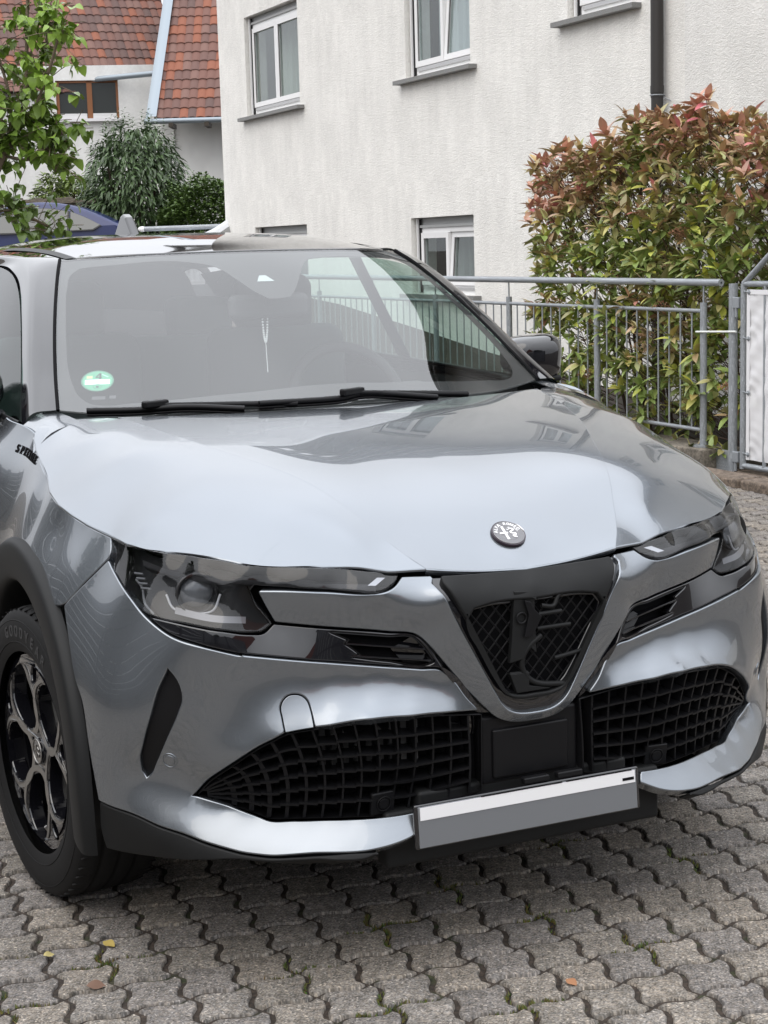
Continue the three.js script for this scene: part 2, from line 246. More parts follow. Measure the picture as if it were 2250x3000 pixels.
  const moss = new THREE.InstancedMesh(blade, std({ color: lin(0.075, 0.085, 0.025), roughness: 1 }), pts.length); moss.name = 'moss'; pts.forEach((p, i) => { moss.setMatrixAt(i, M.makeRotationFromEuler(new THREE.Euler(rr(-0.7, 0.7), rr(0, 6), rr(-0.7, 0.7))).setPosition(p[0], -0.004, p[1])); moss.setColorAt(i, col.setRGB(rr(0.7, 1.5), rr(0.7, 1.3), rr(0.5, 1.2))); }); tag(moss, 'green moss growing in the joints of the pavers', 'moss', null, 'stuff'); scene.add(moss);
  // fallen leaves
  const fallen = (label, x, z, c, turn, sc) => { const g = new THREE.PlaneGeometry(0.022, 0.034, 4, 6), p = g.attributes.position; for (let i = 0; i < p.count; i++) { const v = p.getY(i) / 0.017, w = Math.sqrt(Math.max(0.02, 1 - v * v)); p.setX(i, p.getX(i) * w); p.setZ(i, 0.004 * Math.sin(v * 2 + p.getX(i) * 150) + 0.005 * Math.abs(p.getX(i)) * 60 * w); } g.rotateX(-Math.PI / 2).rotateY(turn).scale(sc, sc, sc); g.computeVertexNormals(); const m = obj('fallen_leaf', g, std({ color: lin(...c), roughness: 0.8 })); m.position.set(x, 0.005, z); tag(m, label, 'leaf'); };
  fallen('small yellow leaf on the pavers below the front wheel', -0.805, 0.395, [0.4, 0.3, 0.08], 0.6, 0.9); fallen('pale yellow leaf on the pavers left of the yellow one', -0.935, 0.39, [0.45, 0.38, 0.16], 2, 0.8); fallen('long brown dry leaf on the pavers at the lower left', -0.885, 0.59, [0.17, 0.10, 0.07], 1.5, 1.2); fallen('orange brown leaf on the pavers at the bottom right of centre', -0.02, 1.03, [0.33, 0.16, 0.08], 0.3, 0.8);
}

// ---------- white rendered house on the right ----------
const plaster = (() => { const a = tileNoise(48, 21), b = tileNoise(110, 22), c = tileNoise(6, 23), d = tileNoise(24, 24); return { map: tex(512, (u, v) => { const g = 0.93 + 0.02 * (a(u, v) - 0.5) + 0.03 * (b(u, v) - 0.5) + 0.04 * (c(u, v) - 0.5) + 0.03 * (d(u, v * 0.25) - 0.5); return [g, g * 0.995, g * 0.982]; }, { repeat: [0.25, 0.25] }), bump: tex(512, (u, v) => { const s = 0.55 * b(u, v) + 0.3 * a(u, v) + 0.15 * d(u, v); return [s, s, s]; }, { srgb: false }) }; })();
const render1 = std({ map: plaster.map, bumpMap: plaster.bump, bumpScale: 0.008, roughness: 0.95, color: lin(0.98, 0.975, 0.96) });
const render2 = std({ map: plaster.map, bumpMap: plaster.bump, bumpScale: 0.008, roughness: 0.95, color: lin(0.9, 0.9, 0.895) });
const pvc = std({ color: lin(0.8, 0.8, 0.8), roughness: 0.35 });
const granite = std({ map: tex(256, () => { const g = 0.5 + (rnd() - 0.5) * 0.3; return [g, g, g * 0.99]; }), roughness: 0.7 });
const galv = std({ map: (() => { const a = tileNoise(20, 31), b = tileNoise(70, 32); return tex(256, (u, v) => { const g = 0.60 + 0.10 * (a(u, v) - 0.5) + 0.08 * (b(u, v) - 0.5) + (a(u * 0.5, v) > 0.78 ? 0.07 : 0); return [g * 0.97, g, g * 1.03]; }, { repeat: [3, 3] }); })(), metalness: 0.35, roughness: 0.5 });
const room = std({ color: lin(0.02, 0.02, 0.022), roughness: 0.9 });  // near-black colour stands in for shade inside rooms and slots
const pane = phys({ color: lin(0.86, 0.9, 0.89), transmission: 1, thickness: 0, roughness: 0, ior: 1.52 });
{
  const X0 = 6.78, house = thing('white_house', 'tall white rendered house with white framed windows on the right behind the fence', 'house', [X0, 0, 0]);
  // local z runs along the wall; the wall face is at x = 0 and the house lies towards +x
  const Z0 = -20.25, Z1 = -8.25, Z2 = 0.9, TOP = 8.0;  // unseen height and near end are set for reflections in the car
  const wins = [ // z0, z1 (far, near), y0, y1, kind
    { a: -19.13, b: -17.12, y0: 3.36, y1: 4.73, curtain: 'pale', tilt: false, plant: true }, { a: -13.88, b: -12.30, y0: 3.36, y1: 4.78, curtain: 'white', tilt: true }, { a: -10.31, b: -9.2, y0: 3.55, y1: 4.78, curtain: 'white', tilt: false },
    { a: -19.0, b: -17.03, y0: 0.95, y1: 1.82, curtain: null, tilt: false, low: true }, { a: -13.84, b: -12.29, y0: 0.95, y1: 1.81, curtain: 'grey', tilt: true, low: true },
    { a: -13.88, b: -12.30, y0: 6.0, y1: 7.3, curtain: 'white' }, { a: -10.31, b: -9.2, y0: 6.0, y1: 7.3, curtain: 'white' }];
  const wins2 = [{ a: -6.4, b: -5.2, y0: 3.4, y1: 4.75, curtain: 'white' }, { a: -3.4, b: -2.0, y0: 3.4, y1: 4.75, curtain: 'white' }, { a: -6.4, b: -5.2, y0: 6.0, y1: 7.3, curtain: 'white' }, { a: -3.4, b: -2.0, y0: 6.0, y1: 7.3, curtain: 'white' }];  // these and the upper row are out of view, mirrored in the bonnet
  const s = new THREE.Shape(); s.moveTo(-Z1, -0.6); s.lineTo(-Z0, -0.6); s.lineTo(-Z0, TOP); s.lineTo(-Z1, TOP); s.closePath();
  for (const w of wins) { const h = new THREE.Path(); h.moveTo(-w.b, w.y0); h.lineTo(-w.b, w.y1); h.lineTo(-w.a, w.y1); h.lineTo(-w.a, w.y0); h.closePath(); s.holes.push(h); }
  const wall = new THREE.ExtrudeGeometry(s, { depth: 0.32, bevelEnabled: false }).rotateY(Math.PI / 2); // shape x -> -z, depth -> +x
  obj('wall', boxUV(wall, 0.55), render1, house);
  { const q = new THREE.Shape(); q.moveTo(-Z2, -0.6); q.lineTo(-Z1, -0.6); q.lineTo(-Z1, TOP); q.lineTo(-Z2, TOP); q.closePath(); for (const w of wins2) { const h = new THREE.Path(); h.moveTo(-w.b, w.y0); h.lineTo(-w.b, w.y1); h.lineTo(-w.a, w.y1); h.lineTo(-w.a, w.y0); h.closePath(); q.holes.push(h); }
    obj('front_wall', boxUV(new THREE.ExtrudeGeometry(q, { depth: 0.42, bevelEnabled: false }).rotateY(Math.PI / 2).translate(-0.1, 0, 0.003), 0.55), render2, house); }
  obj('rear_wall', [box(9, TOP, 0.3, 4.83, TOP / 2, Z0 + 0.16), box(9, TOP, 0.3, 4.83, TOP / 2, Z2 - 0.16), box(0.3, TOP, Z2 - Z0, 9.4, TOP / 2, (Z0 + Z2) / 2)], render2, house);
  obj('dark_room_backing', [box(0.05, TOP, 20.6, 2.6, TOP / 2, (Z0 + Z2) / 2), box(2.2, 0.05, 20.6, 1.45, 2.5, (Z0 + Z2) / 2), box(2.2, 0.05, 20.6, 1.45, 5.2, (Z0 + Z2) / 2), box(2.2, 0.05, 20.6, 1.45, TOP - 0.1, (Z0 + Z2) / 2)], room, house);  // near-black boards that stand for the unlit rooms behind the windows
  const tileM = std({ color: lin(0.10, 0.085, 0.08), roughness: 0.7 }), roof = [], LZ = Z2 - Z0 + 0.9, ZC = (Z0 + Z2) / 2;
  for (let i = 0; i < 14; i++) { roof.push(box(0.5, 0.04, LZ, 0, 0, 0).rotateZ(0.74).translate(-0.45 + i * 0.36, TOP - 0.05 + i * 0.33, ZC)); roof.push(box(0.5, 0.04, LZ, 0, 0, 0).rotateZ(-0.74).translate(9.85 - i * 0.36, TOP - 0.05 + i * 0.33, ZC)); }
  const r = obj('roof', roof, tileM, house);
  const rafM = std({ color: lin(0.62, 0.61, 0.58), roughness: 0.7 }); for (let z = Z0 - 0.2; z < Z2 + 0.4; z += 0.8) obj('rafter', box(0.75, 0.16, 0.1, -0.3, TOP - 0.2, z), rafM, r);
  obj('gutter', new THREE.CylinderGeometry(0.07, 0.07, LZ, 16, 1, false).rotateX(Math.PI / 2).translate(-0.74, TOP - 0.2, ZC), std({ color: lin(0.06, 0.055, 0.05), roughness: 0.5 }), r);
  const beadM = std({ color: lin(0.12, 0.12, 0.12), roughness: 0.6 });
  const drape = (w, c) => { const g = new THREE.PlaneGeometry(w.b - w.a - 0.2, w.y1 - w.y0, 90, 6), p = g.attributes.position; for (let i = 0; i < p.count; i++) { const x = p.getX(i); p.setZ(i, 0.02 * Math.sin(x * 34 + Math.sin(x * 9) * 2) + 0.012 * Math.sin(x * 71)); } g.computeVertexNormals(); return g.rotateY(-Math.PI / 2).translate(0.42, (w.y0 + w.y1) / 2, (w.a + w.b) / 2); };
  for (const w of [...wins, ...wins2]) {
    const win = new THREE.Group(); win.name = 'window'; house.add(win);
    const W = w.b - w.a, H = w.y1 - w.y0, zc = (w.a + w.b) / 2, yc = (w.y0 + w.y1) / 2, sb = w.low ? 0.11 : 0.1, bot = w.low ? 0.1 : 0.13, xf = 0.13;
    const fr = [], F = (ww, hh, z, y, d = 0.07, x = xf) => fr.push(box(d, hh, ww, x, y, z));
    F(0.06, H - sb, w.a + 0.03 + 0.04, yc - sb / 2); F(0.06, H - sb, w.b - 0.03, yc - sb / 2); F(W - 0.16, 0.06, zc, w.y1 - sb - 0.03); F(W - 0.16, bot, zc, w.y0 + bot / 2);
    obj('frame', fr, pvc, win);
    obj('shutter_box', [box(0.1, sb, W - 0.01, xf + 0.03, w.y1 - sb / 2 - 0.002, zc), box(0.03, 0.03, W - 0.1, xf - 0.04, w.y1 - sb + 0.012, zc)], std({ color: lin(0.38, 0.39, 0.39), roughness: 0.5 }), win);
    obj('shutter_rail', box(0.045, H - 0.02, 0.022, xf - 0.055, yc, w.a + 0.045), pvc, win); obj('shutter_rail', box(0.03, H - 0.02, 0.014, xf - 0.05, yc, w.b - 0.012), pvc, win);
    obj('rail_slot', box(0.02, H - 0.03, 0.02, xf - 0.045, yc, w.a + 0.068), room, win);
    const yb = w.y0 + bot, yt = w.y1 - sb - 0.06, mid = zc + 0.02;
    for (const [a, b, open] of [[w.a + 0.1, mid - 0.003, false], [mid + 0.003, w.b - 0.06, w.tilt]]) {
      const sash = new THREE.Group(), c = (a + b) / 2, ww = b - a, hh = yt - yb; sash.position.set(xf - 0.02, yb, c); if (open) sash.rotation.z = -0.075; void sash;
      const T = new THREE.Matrix4().makeRotationZ(open ? -0.075 : 0).setPosition(xf - 0.028, yb, c), S = (g) => g.applyMatrix4(T), t = 0.062;
      obj('sash', [S(box(0.05, hh, t, 0, hh / 2, -ww / 2 + t / 2)), S(box(0.05, hh, t, 0, hh / 2, ww / 2 - t / 2)), S(box(0.05, t, ww - 2 * t, 0, t / 2, 0)), S(box(0.05, t, ww - 2 * t, 0, hh - t / 2, 0))], pvc, win);
      obj('pane', S(box(0.004, hh - 2 * t, ww - 2 * t, 0.006, hh / 2, 0)), pane, win);
      for (const q of [-1, 1]) obj('glazing_bead', S(box(0.012, hh - 2 * t, 0.008, -0.012, hh / 2, q * (ww / 2 - t - 0.004))), beadM, win);
    }
    obj('drip_rail', box(0.02, 0.03, W - 0.3, xf - 0.045, w.y0 + bot - 0.035, zc), std({ color: lin(0.5, 0.5, 0.5), metalness: 0.5, roughness: 0.4 }), win);
    if (w.curtain) obj('curtain', drape(w), std({ color: w.curtain === 'white' ? lin(0.68, 0.7, 0.74) : w.curtain === 'pale' ? lin(0.42, 0.44, 0.40) : lin(0.3, 0.32, 0.3), roughness: 0.9 }), win);
    const sill = new THREE.BoxGeometry(0.24, 0.045, W + 0.3).translate(0.02, w.y0 - 0.024, zc); if (!w.low || w.tilt) obj('sill', boxUV(sill.toNonIndexed(), 0.3), granite, win);
    if (w.plant) { const lf = []; for (let i = 0; i < 9; i++) lf.push(new THREE.ConeGeometry(0.018, 0.42 + rnd() * 0.25, 5).rotateX(rr(-0.4, 0.4)).translate(0.3, w.y0 + 0.4, w.b - 0.55 + rr(-0.12, 0.12))); obj('pot_plant', [...lf], std({ color: lin(0.09, 0.13, 0.06), roughness: 0.7 }), win); obj('figurine', [new THREE.SphereGeometry(0.05, 14, 10).translate(0.24, w.y0 + 0.47, w.b - 0.24), new THREE.CylinderGeometry(0.025, 0.035, 0.2, 12).translate(0.24, w.y0 + 0.34, w.b - 0.24), new THREE.SphereGeometry(0.075, 14, 10).translate(0.24, w.y0 + 0.2, w.b - 0.24), new THREE.SphereGeometry(0.024, 10, 8).translate(0.22, w.y0 + 0.52, w.b - 0.285), new THREE.SphereGeometry(0.024, 10, 8).translate(0.22, w.y0 + 0.52, w.b - 0.2)], std({ color: lin(0.16, 0.07, 0.035), roughness: 0.6 }), win); }
  }
  const pipe = thing('downpipe', 'dark brown rain downpipe fixed to the white wall beside its corner', 'downpipe', [6.70, 0, -8.69]);
  obj('pipe', [new THREE.CylinderGeometry(0.056, 0.056, 5.2, 28).translate(0, 5.3, 0), new THREE.CylinderGeometry(0.053, 0.053, 2.8, 28).translate(0, 1.36, 0), new THREE.CylinderGeometry(0.06, 0.06, 0.06, 28).translate(0, 2.77, 0)], std({ color: lin(0.035, 0.032, 0.03), roughness: 0.48, metalness: 0.2 }), pipe);
  obj('bracket', [new THREE.TorusGeometry(0.058, 0.006, 8, 30).rotateX(Math.PI / 2).translate(0, 2.72, 0), rod([0.05, 2.72, 0], [0.09, 2.72, 0], 0.006), rod([0.03, 2.7, 0.05], [0.09, 2.66, 0.1], 0.004)], galv, pipe);
  shade(house); shade(pipe);
}

// ---------- galvanised railing, gate, plinth, kerb ----------
const concrete = std({ map: (() => { const a = tileNoise(30, 41), b = tileNoise(90, 42), c = tileNoise(5, 43); return tex(256, (u, v) => { const g = 0.45 + 0.12 * (a(u, v) - 0.5) + 0.16 * (b(u, v) - 0.5) + 0.14 * (c(u, v) - 0.5); return [g * 1.03, g * 0.97, g * 0.88]; }); })(), roughness: 0.95 });
const brownStone = std({ map: (() => { const a = tileNoise(22, 44), b = tileNoise(80, 45); return tex(256, (u, v) => { const g = 0.38 + 0.14 * (a(u, v) - 0.5) + 0.18 * (b(u, v) - 0.5); return [g * 1.08, g * 0.96, g * 0.85]; }); })(), roughness: 0.95 });
{
  const X = 4.8, f = thing('railing', 'galvanised steel railing of thin bars on a low concrete plinth before the red bush', 'railing', [X, 0, 0]);
  const posts = [-5.32, -6.63, -7.94, -9.25, -10.56, -11.87, -13.18];
  const top = obj('top_rail', [rod([0, 1.205, -5.13], [0, 1.215, -13.4], 0.0235, 18)], galv, f); obj('dark_bore_disc', rod([0, 1.205, -5.128], [0, 1.205, -5.1275], 0.006, 12), deepHole(), top);
  function deepHole() { return std({ color: lin(0.01, 0.01, 0.01) }); }  // near-black disc colour stands in for the shaded inside of the bore
  for (const z of posts) { const p = obj('post', [rod([0, 0.13, z], [0, 1.075, z], 0.0235, 18), new THREE.CylinderGeometry(0.07, 0.07, 0.012, 20).translate(0, 0.137, z), rod([0, 1.07, z], [0, 1.2, z], 0.0065, 8)], galv, f); void p; }
  for (let i = 0; i < posts.length - 1; i++) { const a = posts[i], b = posts[i + 1]; obj('mid_rail', rod([0, 1.02, a], [0, 1.022, b], 0.0135, 12), galv, f); obj('bottom_rail', rod([0, 0.24, a], [0, 0.242, b], 0.0135, 12), galv, f); for (let k = 1; k < 10; k++) { const z = a + ((b - a) * k) / 10; obj('bar', rod([0, 0.24, z], [0, 1.02, z], 0.0062, 8), galv, f); } }
  obj('plinth', boxUV(rbox(0.3, 0.5, 8.6, 0.015, 0.05, -0.12, -9.48), 0.7), concrete, f);
  obj('cable_tie', rod([-0.03, 0.885, -5.36], [-0.03, 0.90, -4.93], 0.007, 8), std({ color: lin(0.72, 0.74, 0.72), roughness: 0.4 }), f); shade(f);

  const g = thing('yard_gate', 'galvanised tube gate with white tarpaulin panel and a slanting brace on top', 'gate', [X, 0, -5.0]);
  obj('gate_post', [rod([0, -0.1, 0], [0, 1.2, 0], 0.029, 20)], galv, g); obj('post_stiffener', box(0.012, 0.2, 0.16, 0.01, 0.03, -0.1), galv, g);
  for (const y of [1.08, 0.1]) obj('hinge', [rbox(0.035, 0.07, 0.06, 0.006, -0.005, y, 0.05), rod([-0.01, y - 0.09, 0.045], [-0.01, y, 0.045], 0.011, 10)], galv, g);
  obj('gate_frame', [rod([0, 0.03, 0.11], [0, 1.2, 0.11], 0.021, 18), rod([0, 1.2, 0.11], [0, 1.2, 1.3], 0.019, 18), rod([0, 0.05, 0.11], [0, 0.05, 1.3], 0.019, 18), rod([0, 0.05, 1.3], [0, 1.2, 1.3], 0.021, 18)], galv, g);
  obj('brace', rod([0, 1.2, 0.11], [0, 1.62, 0.72], 0.019, 16), galv, g);
  obj('gate_bar', rod([-0.005, 0.05, 0.335], [-0.005, 1.2, 0.335], 0.0125, 12), galv, g);
  const sheet = new THREE.PlaneGeometry(1.08, 1.07, 60, 90), p = sheet.attributes.position; // uv-free cloth pulled at its ties
  for (let i = 0; i < p.count; i++) { const u = p.getX(i) + 0.54, y = p.getY(i) + 0.635; let d = 0; for (const ty of [0.13, 0.52, 0.86, 1.15]) { const r = Math.hypot(u - 0.02, (y - ty)); d += 0.005 * Math.exp(-r * 9) * Math.cos(r * 60 + (y - ty) * 40); d += 0.0045 * Math.exp(-u * 4) * Math.sin((y - ty) * 38 - u * 30) * Math.exp(-Math.abs(y - ty) * 6); } p.setZ(i, d + 0.008 * perlin.noise(u * 5, y * 3, 1)); }
  sheet.computeVertexNormals(); sheet.rotateY(-Math.PI / 2).translate(-0.012, 0.63, 0.16 + 0.54);
  const ban = obj('tarpaulin', sheet, phys({ color: lin(0.78, 0.78, 0.8), roughness: 0.45, transmission: 0.12, thickness: 0 }), g);
  obj('hem', [box(0.004, 1.07, 0.03, -0.016, 0.63, 0.178), box(0.004, 0.03, 1.06, -0.016, 1.15, 0.7)], std({ color: lin(0.74, 0.74, 0.76), roughness: 0.5 }), ban);
  for (const y of [0.13, 0.52, 0.86, 1.15]) obj('eyelet', [new THREE.TorusGeometry(0.012, 0.004, 8, 20).rotateY(Math.PI / 2).translate(-0.02, y, 0.185), new THREE.SphereGeometry(0.009, 10, 8).translate(-0.024, y, 0.185), rod([-0.02, y, 0.185], [-0.012, y + 0.004, 0.1], 0.004, 6)], galv, g);
  shade(g);
  const st = struct('gate_step', boxUV(rbox(0.75, 0.4, 2.4, 0.02, 5.16, -0.19, -3.85), 0.7), brownStone); void st;
  const kerb = new THREE.Group(); kerb.name = 'kerb'; kerb.userData.kind = 'structure'; scene.add(kerb);
  for (let i = 0; i < 6; i++) { const q = obj('kerb_stone', boxUV(rbox(0.2, 0.3, 0.98, 0.02, 4.5, -0.1, -5.9 + i), 0.6), brownStone, kerb); q.rotation.y = 0; }
  shade(kerb);
  const weed = []; for (let i = 0; i < 14; i++) weed.push(leafShape(0.05, 0.014).rotateX(-0.8).rotateY(rr(0, 6.3)).translate(4.36, 0.0, -4.78)); tag(obj('weed', weed, std({ color: lin(0.2, 0.3, 0.05), roughness: 0.7 })), 'small bright green weed at the foot of the kerb below the gate', 'weed');
}
function leafShape(L, W, fold = 0.25, droop = 0.2) { // a pointed blade along +z
  const pos = [], idx = [], n = 4; for (let i = 0; i <= n; i++) { const t = i / n, w = W * Math.pow(Math.sin(Math.PI * Math.min(0.999, 0.04 + t * 0.96) ** 0.85), 0.9) * (i === n ? 0.02 : 1), y = -droop * L * t * t; pos.push(-w, y + w * fold, t * L, 0, y, t * L, w, y + w * fold, t * L); }
  for (let i = 0; i < n; i++) { const a = i * 3; idx.push(a, a + 3, a + 4, a, a + 4, a + 1, a + 1, a + 4, a + 5, a + 1, a + 5, a + 2); }
  const g = new THREE.BufferGeometry(); g.setAttribute('position', new THREE.Float32BufferAttribute(pos, 3)); g.setIndex(idx); g.computeVertexNormals(); g.setAttribute('uv', new THREE.Float32BufferAttribute(new Float32Array((n + 1) * 6), 2)); return g;
}

// ---------- plants ----------
const leafMat = (c, o = {}) => phys({ color: lin(...c.map((x) => Math.min(0.85, x))), roughness: 0.4, transmission: 0.2, thickness: 0, ...o });
// leaves: [matrix, colour]; the ones that show largest become parts of their own, the others one mass
function foliage(parent, geo, leaves, single, name = 'leaf', massName = 'foliage', tint = 10) {
  leaves.forEach((l) => { const e = l[0].elements; l[2] = Math.hypot(e[12] + parent.position.x - EYE.x, e[13] + parent.position.y - EYE.y, e[14] + parent.position.z - EYE.z); });
  leaves.sort((a, b) => a[2] - b[2]);
  const pal = new Map(); const mat = (c) => { const k = c.map((x) => Math.round(Math.log(Math.max(x, 0.004)) * tint / 2)).join(); if (!pal.has(k)) pal.set(k, leafMat(c)); return pal.get(k); };
  const pick = leaves.slice(0, single), rest = leaves.slice(single);
  for (const [m, c] of pick) { const q = obj(name, geo, mat(c), parent); q.applyMatrix4(m); }
  if (rest.length) { const im = new THREE.InstancedMesh(geo, leafMat([1, 1, 1]), rest.length); im.name = massName; const k = new THREE.Color(); rest.forEach(([m, c], i) => { im.setMatrixAt(i, m); im.setColorAt(i, k.setRGB(...c)); }); im.userData.kind = 'stuff'; im.castShadow = im.receiveShadow = true; parent.add(im); }
}
const UP = V(0, 1, 0);
function aim(dir, roll, s, p) { const q = new THREE.Quaternion().setFromUnitVectors(V(0, 0, 1), dir.clone().normalize()); const right = V(1, 0, 0).applyQuaternion(q), want = new THREE.Vector3().crossVectors(UP, dir).normalize(); if (want.lengthSq() > 0.01) { const a = Math.atan2(right.clone().cross(want).dot(dir.clone().normalize()), right.dot(want)); q.premultiply(new THREE.Quaternion().setFromAxisAngle(dir.clone().normalize(), a + roll)); } return new THREE.Matrix4().compose(p, q, V(s, s, s)); }
{ // red tipped evergreen shrub behind the railing
  const b = thing('photinia_bush', 'large shrub with red and copper shoots over green leaves behind the railing', 'shrub', [5.45, 0, -6.6]);
  const topAt = (z) => { const k = [[-9.4, 1.2], [-8.9, 1.6], [-8.55, 1.95], [-8.2, 2.08], [-7.7, 2.16], [-7.2, 2.24], [-6.6, 2.34], [-6.1, 2.36], [-5.75, 2.1], [-5.3, 2.16], [-4.6, 2.25], [-3.6, 2.0]]; for (let i = 0; i < k.length - 1; i++) if (z <= k[i + 1][0]) { const t = Math.max(0, (z - k[i][0]) / (k[i + 1][0] - k[i][0])); return k[i][1] + (k[i + 1][1] - k[i][1]) * t; } return 2; };
  const leaf = leafShape(0.105, 0.0215, 0.3, 0.22), leaves = [], stems = [], heads = [];
  const shoot = (x, y, z, lift, redness, n, size) => {
    const base = V(x, y, z), out = V(-0.55 + rr(-0.5, 0.5), lift + rr(-0.15, 0.35), rr(-0.65, 0.65)).normalize();
    stems.push([base.clone().addScaledVector(out, -0.16 - rnd() * 0.1).add(V(0.08, -0.05, 0)), base.clone().addScaledVector(out, 0.02)]);
    for (let i = 0; i < n; i++) { const a = i * 2.4 + rnd(), ring = i / n, spread = 0.45 + 0.85 * (1 - ring) + rr(-0.15, 0.15); const t1 = new THREE.Vector3().crossVectors(out, V(0.3, 0.9, 0.2)).normalize(), t2 = new THREE.Vector3().crossVectors(out, t1);
      const d = out.clone().multiplyScalar(Math.cos(spread)).addScaledVector(t1, Math.sin(spread) * Math.cos(a)).addScaledVector(t2, Math.sin(spread) * Math.sin(a)); d.y -= 0.25 * (1 - lift) * (1 - ring);
      const red = Math.min(1, Math.max(0, redness + rr(-0.25, 0.25) + (ring - 0.5) * 0.7)), g = rr(0.75, 1.35), yel = rnd() < 0.16 ? 1 : 0;
      const green = [0.27 * g + 0.26 * yel, 0.36 * g + 0.2 * yel, 0.1 * g], copper = [0.62 * g, 0.34 * g, 0.25 * g], crim = [0.72 * g, 0.22 * g, 0.25 * g]; const hot = rnd() < 0.13 ? crim : copper;
      const c = red > 0.5 ? hot.map((v, k) => v * (red - 0.5) * 2 + (green[k] * 0.55 + hot[k] * 0.45) * (1 - (red - 0.5) * 2)) : green.map((v, k) => v * (1 - red) + hot[k] * red * 0.9);
      leaves.push([aim(d, rr(-0.5, 0.5), size * rr(0.75, 1.2), base.clone().addScaledVector(out, -0.07 * (1 - ring) * rnd())), c]); }
  };
  const loc = (x, y, z) => [x - 5.45, y, z + 6.6];
  for (let i = 0; i < 1650; i++) { // the side towards the yard
    const z = rr(-9.1, -3.7), t = topAt(z), y = 0.1 + (t - 0.12) * Math.pow(rnd(), 0.8), k = y / t, edgeL = z < -8.2 ? (z + 9.1) / 0.9 : 1; const front = 4.86 + 0.45 * Math.pow(k, 2.2) - 0.05, x = front + rr(-0.1, 0.2) + (rnd() < 0.4 ? rr(0, 0.5) : 0); if (rnd() > 0.35 + edgeL || (z > -5.12 && x < 5.2) || z < -8.45 + (5.3 - x) * 1.7) continue; if (perlin.noise(z * 2.2, y * 2.2, 4) < -0.34) continue;
    const n = perlin.noise(z * 1.7, y * 1.9, 9); shoot(...loc(x, y, z), 0.1 + 0.55 * k, Math.max(0, -0.18 + 0.72 * Math.pow(k, 1.8) + n * 0.95), 6 + Math.floor(rnd() * 4), rr(0.85, 1.2)); }
  for (let i = 0; i < 330; i++) { const z = rr(-8.9, -3.7), t = topAt(z), x = rr(5.1, 6.2), y = t + rr(-0.16, 0.04) - (x - 5.3) * 0.05 + perlin.noise(z * 3.1, x * 3, 2) * 0.12; if (z < -8.45 + (5.3 - x) * 1.7) continue; shoot(...loc(x, y, z), 0.85, 0.62, 7 + Math.floor(rnd() * 3), rr(0.95, 1.3)); }
  for (const [y, z] of [[2.40, -6.13], [2.44, -6.0], [2.3, -7.3], [2.12, -8.2], [2.2, -7.9], [2.36, -6.7], [2.22, -5.0]]) { shoot(...loc(5.3, y, z), 1, 1, 10, 1.35); stems.push([V(...loc(5.35, y - 0.45, z)), V(...loc(5.3, y, z))]); }
  for (let i = 0; i < 420; i++) { const z = rr(-8.2, -3.8), t = topAt(z); shoot(...loc(rr(5.3, 6.0), rr(0.1, t - 0.15), z), 0.3, 0.05, 6, rr(0.9, 1.2)); }
  foliage(b, leaf, leaves, 300);
  const wood = std({ color: lin(0.075, 0.05, 0.035), roughness: 0.9 }), twig = std({ color: lin(0.09, 0.05, 0.035), roughness: 0.8 });
  for (let i = 0; i < 22; i++) { const z = rr(-8.3, -4.2), x = rr(5.45, 6.0), t = topAt(z); obj('branch', tube([loc(x + 0.1, -0.05, z * 0.9 - 0.66), loc(x + rr(-0.1, 0.15), t * 0.4, z + rr(-0.1, 0.1)), loc(x + rr(-0.1, 0.2), t * 0.85, z + rr(-0.3, 0.3))], rr(0.006, 0.013), 10, 6), wood, b); }
  const sg = new THREE.CylinderGeometry(0.0022, 0.0032, 1, 5), im = new THREE.InstancedMesh(sg, twig, stems.length), M = new THREE.Matrix4(); im.name = 'twigs'; stems.forEach(([a, c], i) => { const d = c.clone().sub(a); M.compose(a.clone().lerp(c, 0.5), new THREE.Quaternion().setFromUnitVectors(UP, d.clone().normalize()), V(1, d.length(), 1)); im.setMatrixAt(i, M); }); im.userData.kind = 'stuff'; b.add(im);
  // spent flower heads
  const bud = new THREE.SphereGeometry(0.0042, 5, 4), bm = std({ color: lin(0.33, 0.17, 0.10), roughness: 0.9 }), bm2 = std({ color: lin(0.36, 0.25, 0.15), roughness: 0.9 });
  for (let i = 0; i < 90; i++) { const z = rr(-8.9, -4.2), t = topAt(z), hi = rnd() < 0.6, y = hi ? t + rr(-0.2, 0.04) : rr(0.5, t - 0.2), x = 4.82 + 0.42 * Math.pow(y / t, 2.2) + rr(-0.06, 0.1) + (hi ? rr(0, 0.25) : 0), c = V(...loc(x, y, z)), gs = []; if (z < -8.3 + (5.3 - x) * 1.7) continue; const R = rr(0.05, 0.085);
    for (let k = 0; k < 46; k++) { const a = rnd() * 6.28, e = Math.sqrt(rnd()), p = c.clone().add(V(Math.cos(a) * e * R - 0.02, 0.035 * (1 - e * e) + rr(-0.012, 0.014), Math.sin(a) * e * R)); gs.push(bud.clone().translate(p.x, p.y, p.z)); if (k % 4 === 0) gs.push(rod(c.clone().add(V(0.02, -0.05, 0)), p, 0.0012, 4)); }
    obj('flower_head', gs, rnd() < 0.5 ? bm : bm2, b); }
  shade(b);
}
